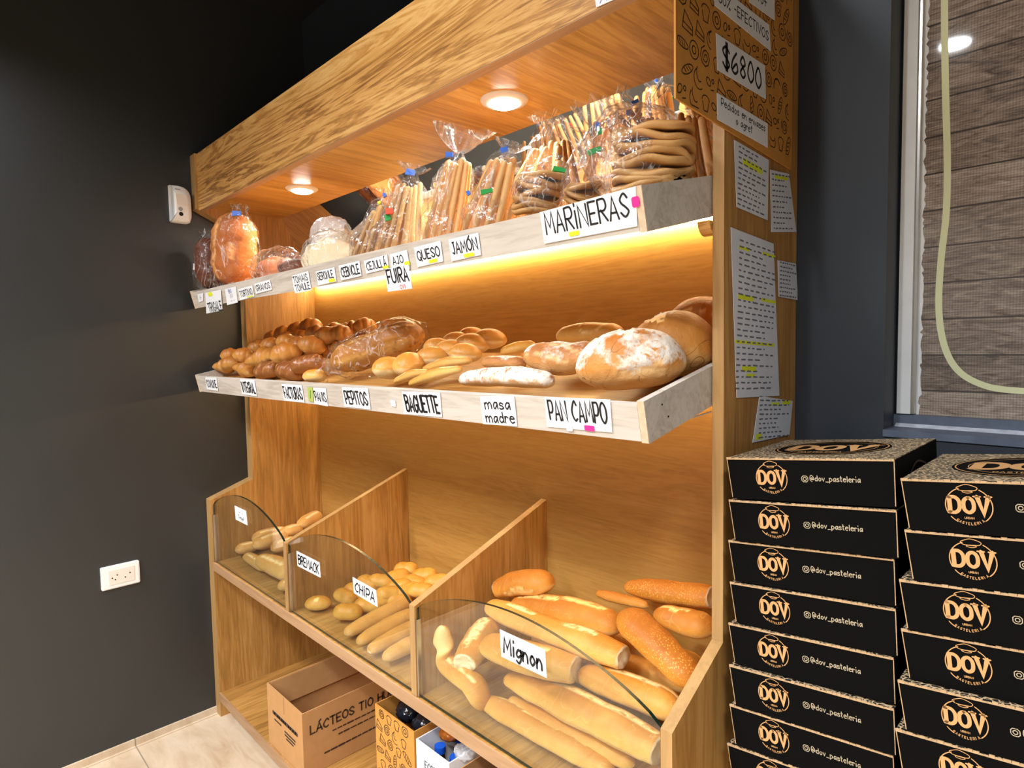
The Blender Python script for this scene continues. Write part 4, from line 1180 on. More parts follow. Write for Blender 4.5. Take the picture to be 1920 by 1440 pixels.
for rn, y, items in FROWS:
    for i, (px, py, kind, s) in enumerate(items):
        p = Y(px, py, y)
        fz = floor_z('lo', y) + .033
        if p.z < fz: p.z = fz
        p.x = max(p.x, .095); p.y = max(p.y, -.408)
        rot = Euler((R0.uniform(-.2, .2), R0.uniform(-.2, .2), (.15 + R0.uniform(-.1, .15)) if rn == 'front' else .75 + R0.uniform(-.5, .5)))
        place(kind, 'glazed_roll', p, rot, s * 1.05, '%s in %s row of brown glazed rolls on lower tray' % (ORD[i], rn), 'roll', GF_)
        q = p.copy()
        while q.z - .080 > floor_z('lo', y):
            q = q - Vector((0, 0, .046)); fills.append(q.copy())
for q in fills:
    place('bun', 'glazed_roll', q, Euler((0, 0, R0.uniform(0, 3))), .95, 'brown glazed roll buried inside the left pile on lower tray', 'roll', 'buried glazed rolls')
for i, (px, py, y) in enumerate(((628, 622, -.2), (640, 627, -.24), (660, 620, -.2), (684, 613, -.17))):
    p = Y(px, py, y)
    place(('bun', 'bun', 'crescent', 'bun')[i], 'glazed_roll', p, Euler((0, 0, .6 + .2 * i)), 1.0, '%s of the four glazed rolls behind the wrapped seeded loaf' % ORD[i], 'roll', GF_)
    q = p.copy()
    while q.z - .080 > floor_z('lo', y):
        q = q - Vector((0, 0, .046)); place('bun', 'glazed_roll', q, Euler((0, 0, 1)), .95, 'brown glazed roll buried inside the left pile on lower tray', 'roll', 'buried glazed rolls')

# pepitos
GP = 'pale soft rolls behind the PEPITOS card'
PL = [('frontmost pale soft roll at left of its group', 730, 693, -.415, 1.15), ('second pale soft roll from the front left', 768, 687, -.395, 1.25), ('third pale soft roll back from the front', 810, 671, -.345, 1.0),
      ('pale soft roll in the middle of its group', 845, 659, -.30, 1.05), ('pale soft roll at left behind the third one', 821, 652, -.29, .9), ('pale soft roll in rear left of its group', 857, 641, -.235, .95),
      ('pale soft roll right of the middle one', 885, 647, -.26, 1.05), ('topmost pale soft roll at the rear of its group', 885, 630, -.2, .85), ('rightmost pale soft roll at the rear', 917, 638, -.22, 1.05), ('pale soft roll in front of the middle one', 872, 664, -.31, .95)]
for i, (lb, px, py, y, s) in enumerate(PL):
    p = Y(px, py, y); p.z = max(p.z, floor_z('lo', y) + .030)
    place('pepito', 'soft_roll', p, Euler((0, R0.uniform(-.1, .1), .75 + R0.uniform(-.3, .3) + (1.2 if i < 2 else 0))), s, lb, 'roll', GP)
    q = p.copy()
    while q.z - .080 > floor_z('lo', y):
        q = q - Vector((0, 0, .046)); place('pepito', 'soft_roll', q, Euler((0, 0, 1)), .95, 'pale soft roll buried under the others on lower tray', 'roll', 'buried soft rolls')

p = Y(592, 706, -.445); p.z = max(p.z, floor_z('lo', -.445) + .02)
put('soft_roll', loaf([p - VIEWR * .036, p + VIEWR * .03], [.022, .026], sq=.85, nz=.04, slash=[(.05, .9, -.9, .4)], seed=3), B_PEP, 'flat pale roll in front of the wrapped seeded loaf', 'roll')
GBG = 'short baguettes behind the BAGUETTE card'
sl3 = [(.1, .4, 1.2, .25), (.4, .7, 1.4, .25), (.68, .95, 1.2, .25)]
for (a, b_, r_, lb, sl) in (((768, 721, -.455), (866, 692, -.42), 15, 'baguette lying nearest the rim behind the BAGUETTE card', sl3), ((738, 717, -.45), (806, 697, -.40), 12, 'thin baguette at left of the three behind the BAGUETTE card', sl3), ((794, 694, -.395), (884, 676, -.36), 15, 'rearmost baguette of the three, in front of the soft rolls', sl3)):
    A_, B_ = Y(*a), Y(*b_)
    for q in (A_, B_): q.z = max(q.z, floor_z('lo', q.y) + .012)
    long_loaf('baguette', [A_, A_.lerp(B_, .5) + Vector((0, 0, .004)), B_], [r_ * .6, r_, r_ * .6], B_BAG, lb, 'baguette', GBG, slash=sl)
# rustic loaves
A_, B_ = Y(866, 713, -.43), Y(1036, 716, -.425)
long_loaf('rustic_loaf', [A_, Y(950, 708, -.43), B_], [18, 25, 26, 20], B_MADRE, 'long flour covered loaf behind the masa madre card', 'loaf', 'rustic loaves at the right of the lower tray', slash=[(.1, .7, 1.5, .42)], nz=.09, nr=60, na=30)
long_loaf('rustic_loaf', [Y(905, 680, -.375), Y(985, 682, -.36)], [15, 18, 15], B_MADRE2, 'small rustic loaf with pale top behind the flour covered one', 'loaf', 'rustic loaves at the right of the lower tray', nz=.1, slash=[(.1, .9, 1.4, .4)])
long_loaf('rustic_loaf', [Y(938, 661, -.30), Y(1005, 646, -.24)], [11, 15, 11], B_CHIP, 'orange brown bun at the rear behind the small rustic loaf', 'loaf', 'rustic loaves at the right of the lower tray', nz=.08, slash=[(.1, .9, 1.3, .15)])
long_loaf('rustic_loaf', [Y(988, 664, -.385), Y(1036, 676, -.385), Y(1085, 676, -.375), Y(1132, 654, -.35)], [24, 36, 42, 38, 30], B_MADRE2, 'brown rustic loaf with a pointed left end leaning on the big round loaf', 'loaf', 'rustic loaves at the right of the lower tray', nz=.13, nr=60, na=30, slash=[(.15, .9, 1.9, .22)], crack=16)
long_loaf('country_loaf', [Y(1044, 632, -.24), Y(1170, 626, -.20)], [22, 30, 24], B_CHIP, 'golden cracked loaf at the rear between soft rolls and round loaf', 'loaf', 'rustic loaves at the right of the lower tray', nz=.08, crack=18, nr=50, na=30)
GC = 'large round country loaves'
p = Y(1183, 681, -.385)
long_loaf('country_loaf', [p - VIEWR * .092 + Vector((0, 0, -.012)), p, p + VIEWR * .092], [50, 68, 54], B_CAMPO, 'big round floury loaf with a split top beside the tray end', 'loaf', GC, nz=.09, nr=70, na=44, nsc=11, crack=13, sq=.95, slash=[(.44, .52, 1.5, .6), (.3, .75, -.25, .12)], seg=2, segamp=.03)
p = Y(1262, 655, -.27)
long_loaf('country_loaf', [p - VIEWR * .082, p, p + VIEWR * .082], [60, 74, 62], B_CAMPO2, 'dark round country loaf with pale split behind the big floury one', 'loaf', GC, nz=.06, nr=60, na=40, nsc=9, sq=.95, slash=[(.2, .4, 1.4, .5)])
p = Y(1312, 600, -.13)
long_loaf('country_loaf', [p - VIEWR * .06, p + VIEWR * .07], [40, 52, 46], B_CAMPO2, 'country loaf in the rear right corner of lower tray', 'loaf', GC, nz=.07, nr=50, na=34, crack=15)

# ---- bins
G1 = 'pale rolls in the left glass bin'
S1 = [((414, 1017), (466, 1013), .032, [12, 14, 11], 'roll with browned left tip beside the left side panel in left bin'),
      ((468, 1009), (524, 988), .062, [13, 16, 12], 'roll reaching to the right at the top of the left bin pile'),
      ((474, 1024), (540, 1004), .070, [14, 18, 16], 'short thick roll at centre of left bin pile'),
      ((508, 1030), (560, 1016), .085, [14, 17, 15], 'roll cut off by the divider in left bin'),
      ((462, 1042), (500, 1066), .022, [11, 13, 13], 'thin roll under the thick ones in left bin'),
      ((487, 1048), (553, 1080), .045, [16, 23, 22], 'large smooth roll with one slash in left bin'),
      ((522, 1103), (556, 1090), .026, [13, 14, 13], 'roll pointing at the glass nearest the shelf edge in left bin'),
      ((526, 1001), (566, 990), .085, [10, 14, 12], 'orange roll resting high against the first divider'),
      ((562, 986), (596, 964), .10, [11, 15, 13], 'tilted roll topping the left bin pile')]
for (a, b_, dz, rr_, lb) in S1:
    A_, B_ = Zp(a[0], a[1], dz), Zp(b_[0], b_[1], dz)
    for q in (A_, B_): q.x = min(max(q.x, .045), X1 - .02); q.y = min(q.y, -.03)
    long_loaf('bread_roll', [A_, B_], rr_, B_ROLL, lb, 'roll', G1, lim=(t, X1), seg=2, segamp=.06, nz=.05, slash=[(.15, .85, 1.2, .14)])
G2 = 'small golden buns in the middle bin'
C2 = [('rear', .062, [(744, 1083), (761, 1068), (795, 1080), (820, 1091)]), ('second', .056, [(714, 1091), (748, 1101), (778, 1094), (790, 1108)]),
      ('third', .05, [(690, 1095), (730, 1114), (763, 1109)]), ('fourth', .034, [(668, 1110), (714, 1127), (746, 1124)]), ('front', .028, [(647, 1120), (690, 1136), (652, 1148)])]
for rn, dz, items in C2:
    for i, (px, py) in enumerate(items):
        p = Zp(px, py, dz); p.y = min(p.y, -.03); p.x = min(p.x, X2 - .03)
        place('chipa', 'golden_bun', p, Euler((R0.uniform(-.2, .2), R0.uniform(-.2, .2), .8 + R0.uniform(-.6, .6))), 1.12, '%s in %s row of golden buns in the middle bin' % (ORD[i], rn), 'bun', G2)
for (px, py) in ((756, 1092), (720, 1104), (800, 1096), (780, 1082)):
    place('chipa', 'golden_bun', Zp(px, py, .02), Euler((0, 0, 1)), 1.1, 'golden bun buried under the others in the middle bin', 'bun', 'buried golden buns')
p = Zp(596, 1132, .022)
long_loaf('golden_bun', [p - VIEWR * .040, p + VIEWR * .040], [14, 18, 15], B_CHIP, 'single golden bun lying apart at left of the middle bin', 'bun', None, lim=(X1 + t, X2), nz=.04, slash=[(.2, .8, 1.0, .15)], sq=.8)
G3 = 'finger rolls in the middle bin'
for i, (a, b_) in enumerate((((647, 1189), (770, 1126)), ((670, 1206), (778, 1148)), ((690, 1222), (790, 1168)), ((718, 1236), (800, 1194)))):
    A_, B_ = Zp(a[0], a[1], .024), Zp(b_[0], b_[1], .028)
    for q in (A_, B_): q.x = min(q.x, X2 - .03)
    long_loaf('finger_roll', [A_, A_.lerp(B_, .5), B_], [12, 17, 18, 14], B_ROLL, ('rearmost long finger roll in the middle bin', 'second long finger roll from the rear in middle bin', 'third long finger roll with dimpled tip in middle bin', 'finger roll nearest the glass at right of middle bin')[i], 'roll', G3, lim=(X1 + t, X2), seg=3, segamp=.06, nz=.035, slash=[(.2, .6, 1.3, .08)])
# right bin: baguettes
G4 = 'baguettes heaped in the right bin'


def bag_(name, pts, rr_, mat, lb, **kw):
    for q in pts: q.x = min(max(q.x, X2 + t + .035), W - t - .03); q.y = min(max(q.y, -D + .045), -.035); q.z = max(q.z, ZB + .022)
    kw.setdefault('seg', 3); kw.setdefault('segamp', .05)
    long_loaf(name, pts, rr_, mat, lb, 'baguette', G4, lim=(X2 + t, W - t), nr=64, na=26, **kw)


A_ = Vector((X2 + t + .035, -.30, ZB + .20)); A_ = at(812, 1180, 'x', X2 + t + .045)
bag_('baguette', [A_, at(838, 1240, 'x', 1.385), Zp(858, 1300, .07), Zp(884, 1345, .03)], [13, 23, 25, 24, 20], B_BAG, 'twisted baguette leaning upright against the second divider', seg=4, segamp=.06, nz=.07, slash=[(.3, .8, 1.2, .15)])
bag_('baguette', [Zp(895, 1308, .036), Zp(960, 1342, .036), Zp(1060, 1398, .036), Zp(1150, 1446, .036)], [16, 26, 27, 26, 20], B_BAG, 'baguette nearest the glass along the bottom of the right bin', slash=[(.15, .38, 2.0, .22), (.35, .68, 1.8, .22), (.66, .95, 1.9, .22)], nz=.05)
bag_('baguette', [Zp(955, 1312, .046), Zp(1040, 1358, .05), Zp(1190, 1434, .05)], [13, 21, 22, 18], B_BAG, 'slim baguette between the front one and the large slashed one', nz=.05)
bag_('baguette', [Zp(948, 1272, .085), Zp(1020, 1300, .095), Zp(1120, 1348, .10), Zp(1236, 1408, .10)], [18, 31, 38, 37, 32], B_BAG, 'large baguette with a long pale slash and ragged lower edge', slash=[(.25, .99, 1.75, .3), (.2, .95, -.55, .16)], nz=.05, ends=('round', 'cut'))
bag_('baguette', [Zp(1085, 1262, .13), Zp(1190, 1300, .135), Zp(1282, 1340, .13)], [24, 34, 36, 30], B_BAG, 'baguette with a pale floury slash behind the large one', slash=[(.15, .95, 1.9, .26)])
bag_('baguette', [Zp(906, 1206, .145), Zp(980, 1233, .15), Zp(1076, 1258, .15)], [26, 34, 36, 31], B_BAG, 'thick baguette end with cut crumb behind the Mignon card', ends=('round', 'cut'), slash=[(.35, .8, 1.5, .14)])
bag_('baguette', [Zp(922, 1170, .12), Zp(892, 1212, .12), Zp(866, 1246, .11)], [24, 31, 30, 24], B_BAG, 'short baguette piece with torn end pointing down at left', ends=('round', 'cut'), slash=[(.1, .9, 1.4, .4)])
bag_('baguette', [Zp(914, 1136, .19), Zp(1000, 1172, .19), Zp(1090, 1204, .185), Zp(1166, 1234, .18)], [22, 30, 29, 33, 28], B_BAG, 'long baguette with cut right end on top of the heap', ends=('round', 'cut'), slash=[(.2, .42, 1.5, .2), (.62, .86, 1.55, .2)])
bag_('baguette', [Y(926, 1100, -.215), Y(980, 1095, -.20), Y(1036, 1095, -.19)], [25, 30, 30, 26], B_BAGD, 'short baguette piece with pale cut end beside the second divider', ends=('cut', 'round'), slash=[(.2, .8, -.3, .35)])
bag_('baguette', [Y(962, 1134, -.215), Y(1050, 1144, -.21), Y(1165, 1178, -.21)], [22, 30, 32, 28], B_BAGD, 'flaky darker baguette behind the long cut one', slash=[(.1, .5, 1.3, .3), (.5, .9, 1.6, .3)], nz=.09)
bag_('baguette', [Y(1166, 1150, -.25), Y(1215, 1195, -.27), Y(1270, 1250, -.28), Y(1312, 1290, -.29)], [28, 40, 38, 35, 30], B_SES, 'sesame baguette slanting down toward the right panel', nz=.05)
bag_('baguette', [Y(1172, 1100, -.08), Y(1250, 1112, -.075), Y(1334, 1122, -.07)], [15, 27, 27, 26], B_SES, 'sesame baguette lying highest against the back panel', nz=.06, ends=('round', 'cut'))
bag_('baguette', [Y(1226, 1150, -.16), Y(1290, 1170, -.15), Y(1340, 1182, -.15)], [20, 30, 32, 28], B_BAGD, 'dark baguette disappearing behind the right panel', slash=[(.1, .6, 1.4, .2)])
bag_('baguette', [Y(1118, 1112, -.11), Y(1165, 1124, -.11), Y(1216, 1136, -.11)], [8, 13, 12, 9], B_BAGD, 'thin baguette tip between the sesame ones and the flaky one')
for (a, b_, dz) in (((1010, 1230), (1250, 1330), .036), ((1000, 1195), (1260, 1300), .045), ((1030, 1190), (1300, 1290), .10), ((1040, 1165), (1320, 1250), .10)):
    bag_('baguette', [Zp(a[0], a[1], dz), Zp(b_[0], b_[1], dz)], [22, 26, 22], B_BAG, 'baguette buried under the heap in the right bin')


# ------------------------------------------------------------------ bagged breads on the upper tray
def bagshape(Bp, Np, rs, fan, fanw, dep=.75, seed=0, na=40, crin=.05):
    """clear bag: rings of radius rs from base Bp to neck Np, then a fanned top"""
    mb = MB(); mb.smooth = True; ax = (Np - Bp); H = ax.length; ax.normalize()
    V_ = -(RZ); A = ax.cross(V_).normalized(); C_ = A.cross(ax).normalized()
    n_ = 30; rows = []
    K = len(rs)
    for i in range(n_):
        f = i / (n_ - 1); x = f * (K - 1); j = min(int(x), K - 2); q = x - j; q = q * q * (3 - 2 * q)
        rows.append((f * H, rs[j] * (1 - q) + rs[j + 1] * q, crin * (1 + 1.5 * f ** 3)))
    if fan:
        for i in range(1, 9):
            f = i / 8; rows.append((H + fan * f, rs[-1] + (fanw - rs[-1]) * f ** .8, .35))
    sv = Vector((seed, seed * 2, 5))
    for (h, r_, am) in rows:
        for k in range(na):
            th = 2 * math.pi * k / na
            q = r_ * (1 + am * .5 * math.sin(5 * th + seed) + am * .4 * math.sin(11 * th + seed * 2 + h * 30) + am * 1.3 * noise.noise(Vector((math.cos(th) * 1.6, math.sin(th) * 1.6, h * 18)) + sv))
            dh = (.25 * fan * noise.noise(Vector((math.cos(th) * 2, math.sin(th) * 2, 3)) + sv) * (h - H) / fan) if fan and h > H else 0
            mb.v.append(Bp + ax * (h + dh) + A * (math.cos(th) * q) + C_ * (math.sin(th) * q * dep))
    for i in range(len(rows) - 1):
        for k in range(na):
            q = (k + 1) % na; mb.f.append([i * na + k, i * na + q, (i + 1) * na + q, (i + 1) * na + k]); mb.mi.append(0)
    mb.f.append([k for k in range(na)][::-1]); mb.mi.append(0)
    return mb


def clip(mb_, p, w, h, rot=0.0):
    a = VIEWR * math.cos(rot) + Vector((0, 0, math.sin(rot))); n_ = RZ; b_ = n_.cross(a).normalized()
    poly = [(-w, -h), (w, -h * .8), (w * 1.05, h * .7), (-w * .9, h)]
    o_ = len(mb_.v)
    for dz in (-.003, .003): mb_.v += [p + a * x + b_ * y + n_ * dz for x, y in poly]
    for f in ((3, 2, 1, 0), (4, 5, 6, 7), (0, 1, 5, 4), (1, 2, 6, 5), (2, 3, 7, 6), (3, 0, 4, 7)): mb_.f.append([o_ + i for i in f]); mb_.mi.append(0)
    return mb_


def clips(T_, lst):
    for (nm, mt, px, py, y, w, h, r_) in lst:
        p = Y(px, py, y); k = mpp(p)
        obj(nm, clip(MB(), p, w * k / 2, h * k / 2, r_), mt, T_)


def stick_bag(label, y, bl, br, tl, tr, n_, rpx, tie, fan, fanw, extra=(), lay=2, mat=None, seed=1, cell=CELLO, bagr=None):
    rg = random.Random(seed)
    z0 = floor_z('up', y) + .006
    mid = Y((bl[0] + br[0]) / 2, (bl[1] + br[1]) / 2, y); top = Y(tie[0], tie[1], y)
    T_ = thing('breadstick_bag', label, 'bag of bread', (mid.x, y, z0), 'bagged breads on the upper tray')
    k_ = mpp(mid)
    for i in range(n_):
        f = (i + .5) / n_ + rg.uniform(-.03, .03); yy = y + (i % lay) * .024 - .01 + rg.uniform(-.004, .004)
        a = Y(bl[0] + (br[0] - bl[0]) * f, bl[1] + (br[1] - bl[1]) * f, yy); b_ = Y(tl[0] + (tr[0] - tl[0]) * f, tl[1] + (tr[1] - tl[1]) * f + rg.uniform(-4, 10), yy)
        d = (b_ - a); a = a - d * ((a.z - (floor_z('up', yy) + .008)) / d.z) if d.z > .03 else a
        m_ = a.lerp(b_, .5) + Vector((rg.uniform(-.004, .004), 0, 0))
        r_ = rpx * k_ * rg.uniform(.85, 1.15)
        obj('breadstick', clampT('up', loaf([a, m_, b_], [r_ * .9, r_, r_ * .85], sq=1, nz=.1, flat=1, nr=20, na=10, seed=rg.uniform(0, 50), nsc=26, slash=[(.1, .5, 1.6, .3)])), mat or B_STICK, T_)
    wb = (Y(br[0], br[1], y) - Y(bl[0], bl[1], y)).length / 2 * .74 + .010; wt = (Y(tr[0], tr[1], y) - Y(tl[0], tl[1], y)).length / 2 * .74 + .010
    base = mid.copy(); base.z = z0; base.y = y + .006; top.y = y + .006
    rs = bagr or [wb * .9, wb * 1.04, wb * .5 + wt * .5, wt * 1.04, wt * .9, .010]
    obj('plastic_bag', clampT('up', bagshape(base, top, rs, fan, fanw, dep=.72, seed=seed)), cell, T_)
    clips(T_, extra)
    return T_


stick_bag('leaning bag of breadsticks, leftmost of the breadstick bags', -.40, (660, 486), (700, 474), (694, 402), (722, 382), 6, 4.6, (723, 366), .012, .016, (('tie', BLUE, 721, 366, -.40, 7, 8, .4), ('tag', YEL, 711, 380, -.425, 6, 5, .5)), seed=1)
stick_bag('breadstick bag with a red tag and a blue tie', -.385, (706, 474), (786, 452), (744, 348), (790, 342), 11, 4.8, (772, 326), .022, .034, (('tie', BLUE, 769, 323, -.385, 17, 12, -.2), ('tag', RED, 730, 396, -.435, 14, 12, 0), ('tag', GREEN, 727, 408, -.435, 11, 12, .2)), seed=2)
stick_bag('tall breadstick bag with a wide crumpled open top', -.385, (793, 452), (866, 430), (838, 300), (882, 296), 10, 5.2, (858, 286), .052, .058, (('tie', BLUE, 842, 290, -.40, 14, 10, 0), ('tag', BLUE, 878, 362, -.43, 7, 9, .5)), seed=3)
stick_bag('bag of thick breadsticks with a green tag', -.385, (868, 430), (948, 408), (920, 298), (966, 296), 8, 7.2, (950, 284), .022, .036, (('tie', BLUE, 945, 281, -.395, 14, 10, .3), ('tag', GREEN, 912, 359, -.435, 23, 9, .2)), seed=4)
stick_bag('high bag of broken crackers behind the thick breadsticks', -.24, (968, 330), (1080, 296), (1000, 272), (1068, 262), 9, 7.0, (1024, 236), .024, .036, (), seed=5, lay=3)
stick_bag('breadstick bag with blue ties at far right rear', -.20, (1200, 262), (1336, 290), (1210, 218), (1322, 212), 13, 7.0, (1204, 196), .032, .05, (('tie', BLUE, 1190, 192, -.22, 14, 8, .5), ('tag', BLUE, 1178, 211, -.23, 9, 9, 0)), seed=6, lay=3)


def disc_mesh(c, n_, rx, ry, th, seed):
    """a wavy round flatbread, n_ = up direction"""
    mb = MB(); mb.smooth = True; mb.c = []
    n_ = n_.normalized(); A = n_.cross(Vector((.3, 1, .1))).normalized(); B = n_.cross(A); sv = Vector((seed, seed * 1.3, 0)); na = 44
    prof = [(0, .5), (.5, .5), (.86, .5), (.97, .32), (1, 0), (.97, -.32), (.86, -.5), (.5, -.5), (0, -.5)]
    for (q, h) in prof:
        for k in range(na):
            a = 2 * math.pi * k / na
            rr_ = q * (1 + .05 * noise.noise(Vector((math.cos(a), math.sin(a), 0)) * 2 + sv))
            u, v = rx * rr_ * math.cos(a), ry * rr_ * math.sin(a)
            wv = .02 * noise.noise(Vector((u * 16, v * 16, 0)) + sv) * q
            mb.v.append(c + A * u + B * v + n_ * (wv + h * th)); mb.c.append((0, .6 if abs(h) < .4 else .25, 0))
    for i in range(len(prof) - 1):
        for k in range(na):
            q = (k + 1) % na; mb.f.append([i * na + k, i * na + q, (i + 1) * na + q, (i + 1) * na + k][::-1]); mb.mi.append(0)
    return mb


def flat_bag(label, y, pts, rxpx, thpx, tilt, neck, fan, fanw, extra, rs, seed, mat=B_CRACK, cell=CELLO, basep=None):
    """pts = pixel centres of stacked flatbreads from bottom to top"""
    c0 = Y(pts[0][0], pts[0][1], y); T_ = thing('flatbread_bag', label, 'bag of bread', (c0.x, y, floor_z('up', y)), 'bagged breads on the upper tray')
    k_ = mpp(c0)
    for i, (px, py) in enumerate(pts):
        c = Y(px, py, y); n_ = Vector((tilt[0], tilt[1], 1))
        obj('flatbread', clampT('up', disc_mesh(c, n_, rxpx * k_, rxpx * k_ * .95, thpx * k_, seed * 7 + i * 3.1)), mat, T_)
    Bp = Y(basep[0], basep[1], y); Np = Y(neck[0], neck[1], y)
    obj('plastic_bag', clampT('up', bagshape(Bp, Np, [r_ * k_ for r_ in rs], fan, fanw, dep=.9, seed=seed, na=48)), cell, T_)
    clips(T_, extra); return T_


flat_bag('big bag with a tall stack of wavy flat crackers beside the right panel', -.355, [(1220, 352), (1221, 340), (1222, 326), (1223, 310), (1224, 296), (1226, 281), (1226, 264), (1224, 247)], 78, 16, (.10, -.10), (1136, 232), .03, .05, (), [60, 92, 98, 96, 82, 20], 3, basep=(1236, 352))
flat_bag('bag of flat crackers with a green tag below the cracker bag', -.385, [(1004, 398), (1004, 388), (1005, 376), (1008, 364), (1010, 352), (1014, 340), (1018, 328)], 47, 12, (.15, -.12), (1050, 290), 0, 0, (('tag', GREEN, 1048, 318, -.43, 24, 9, -.2),), [40, 56, 57, 48, 26, 10], 4, basep=(1002, 402))
flat_bag('clear upright bag with smooth flatbread at its bottom and green tags', -.385, [(1090, 372), (1092, 362), (1094, 350)], 36, 9, (.2, -.25), (1116, 240), .03, .045, (('tag', GREEN, 1114, 283, -.42, 25, 10, .35), ('tie', BLUE, 1120, 236, -.40, 8, 14, 0), ('tag', GREEN, 1124, 246, -.40, 8, 12, 0)), [40, 46, 44, 36, 24, 8], 5, basep=(1090, 374))
flat_bag('upper bag of white flatbreads, cloudy plastic', -.33, [(624, 454), (622, 447)], 33, 12, (.5, -.7), (652, 428), 0, 0, (), [30, 40, 38, 24, 8], 6, B_WHITE, CELLOW, (604, 456))
flat_bag('lower bag of cream flatbreads in front of the cloudy one', -.415, [(618, 476), (613, 479), (607, 482)], 46, 10, (.7, -.9), (652, 446), 0, 0, (), [40, 52, 48, 32, 8], 7, B_WHITE, CELLO, (600, 500))
flat_bag('bag of reddish flat breads, left one of two', -.43, [(516, 502), (511, 505)], 38, 12, (.45, -.55), (560, 478), 0, 0, (), [26, 40, 36, 24, 6], 8, B_TINT, CELLO, (492, 516))
flat_bag('small bag of reddish flat breads, right one of two', -.445, [(548, 502), (544, 504)], 22, 12, (.5, -.6), (566, 484), 0, 0, (), [16, 26, 24, 14, 5], 9, B_RYE, CELLO, (536, 510))


def loaf_bag(label, y, a, b_, rr_, mat, neck, fan, fanw, rs, extra, seed, sl=None, horizontal=False):
    A_, B_ = Y(*a, y), Y(*b_, y) if not horizontal else Y(b_[0], b_[1], horizontal)
    k_ = mpp(A_); T_ = thing('bagged_loaf', label, 'bag of bread', (A_.x, A_.y, A_.z - rr_[0] * k_), None if horizontal else 'bagged breads on the upper tray')
    up = None if horizontal else RZ
    obj('loaf', clampT('lo' if horizontal else 'up', loaf([A_, A_.lerp(B_, .5), B_], [r_ * k_ for r_ in rr_], sq=.8, nz=.10, nsc=30, flat=1, seed=seed, up=up, slash=sl, nr=46, na=28)), mat, T_)
    d = (B_ - A_).normalized()
    Np = Y(neck[0], neck[1], neck[2] if len(neck) > 2 else y)
    Bp = (A_ if (Np - B_).length < (Np - A_).length else B_)
    Bp = Bp - (Np - Bp).normalized() * rr_[0] * k_ * (.3 if horizontal else .8)
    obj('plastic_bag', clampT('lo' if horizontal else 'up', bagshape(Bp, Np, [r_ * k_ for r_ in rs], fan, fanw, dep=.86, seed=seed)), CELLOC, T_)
    clips(T_, extra); return T_


loaf_bag('upright golden loaf in a clear bag with blue tie', -.425, (436, 538), (442, 398), [36, 40, 40, 36], B_SLICE, (452, 394), .016, .026, [30, 42, 44, 42, 34, 12], (('tie', BLUE, 443, 400, -.44, 16, 10, 0), ('tag', PAPER, 403, 470, -.44, 9, 10, .2)), 11, [(.02, .98, 1.25, .1), (.02, .98, 2.2, .08)])
loaf_bag('dark brown loaf in a clear bag at extreme left of upper tray', -.453, (394, 542), (387, 446), [20, 24, 24, 20], B_RYE, (387, 438), .014, .022, [18, 27, 28, 26, 20, 8], (('tag', PAPER, 366, 500, -.47, 7, 12, 0),), 12)
loaf_bag('seeded loaf wrapped in clear crinkled film on lower tray', -.40, (622, 682), (794, 622), [30, 38, 40, 36], B_SEED, (612, 688, -.42), .022, .036, [16, 42, 44, 43, 36, 14], (), 13, [(.05, .95, 1.9, .16), (.05, .95, .9, .12), (.1, .95, -.2, .1)], horizontal=-.24)

# ------------------------------------------------------------------ base shelf: cartons and bottles
yf = -.446
a = at(500, 1280, 'y', yf); b_ = at(566, 1340, 'y', yf)
x0, x1, zt_ = a.x, b_.x, (a.z + b_.z) / 2
ct = thing('open_carton', 'open brown corrugated carton printed LÁCTEOS TIO HUGO', 'carton', ((x0 + x1) / 2, -.25, ZS + .0015))
y1 = -.04; th = .004; z0 = ZS + .0015
mb = MB(); mb.box(x0, x1, yf, yf + th, z0, zt_); mb.box(x0, x1, y1 - th, y1, z0, zt_); mb.box(x0, x0 + th, yf + th, y1 - th, z0, zt_); mb.box(x1 - th, x1, yf + th, y1 - th, z0, zt_); mb.box(x0 + th, x1 - th, yf + th, y1 - th, z0, z0 + th)
obj('carton_walls', mb, CARD, ct)
for (xx, s) in ((x0 + th, 1), (x1 - th, -1)):
    mb = MB(); mb.prism([(xx, zt_ - .002), (xx + s * .002, zt_ - .002), (xx + s * .010, zt_ - .09), (xx + s * .007, zt_ - .09)], yf + .012, y1 - .012, 'y')
    obj('inner_flap', mb, CARD, ct)
Lr = y1 - yf; Hh = zt_ - z0
mb = MB(); textbox(mb, ['LÁCTEOS TIO HUGO'], .19, Hh * .70, .33, .026, .2, 0, jit=0)
mb.v = [Vector((x1 + .0006, yf + p.x, z0 + p.y)) for p in mb.v]
obj('lettering', mb, CARDINK, ct)
mb = MB(); rg = random.Random(4)
for (yy, xa, xb, h_) in ((.53, .10, .30, .006), (.43, .12, .27, .006), (.24, .07, .25, .007)):
    x = xa
    while x < xb:
        l = rg.uniform(.008, .022); ribbon(mb, [(x, Hh * yy), (x + l, Hh * yy)], h_ * rg.uniform(.7, 1), 0, capn=3); x += l + .006
mb.v = [Vector((x1 + .0006, yf + p.x, z0 + p.y)) for p in mb.v]
obj('small_print', mb, CARDINK, ct)
mb = MB(); rg = random.Random(8)
for (yy, xa, xb, h_) in ((.60, .045, .215, .013), (.50, .055, .1, .006), (.46, .13, .2, .006), (.41, .13, .2, .006), (.36, .14, .19, .006)):
    x = xa
    while x < xb:
        l = rg.uniform(.006, .02); ribbon(mb, [(x, Hh * yy), (min(x + l, xb + .004), Hh * yy)], h_, 0, capn=3); x += l + .004
mb.v = [Vector((x0 + p.x, yf - .0006, z0 + p.y)) for p in mb.v]
obj('front_print', mb, CARDINK, ct)
mb = MB(); mb.box((x0 + x1) / 2 - .0006, (x0 + x1) / 2 + .0006, yf - .0004, yf, zt_ - .055, zt_); obj('carton_seam', mb, CARDINK, ct)

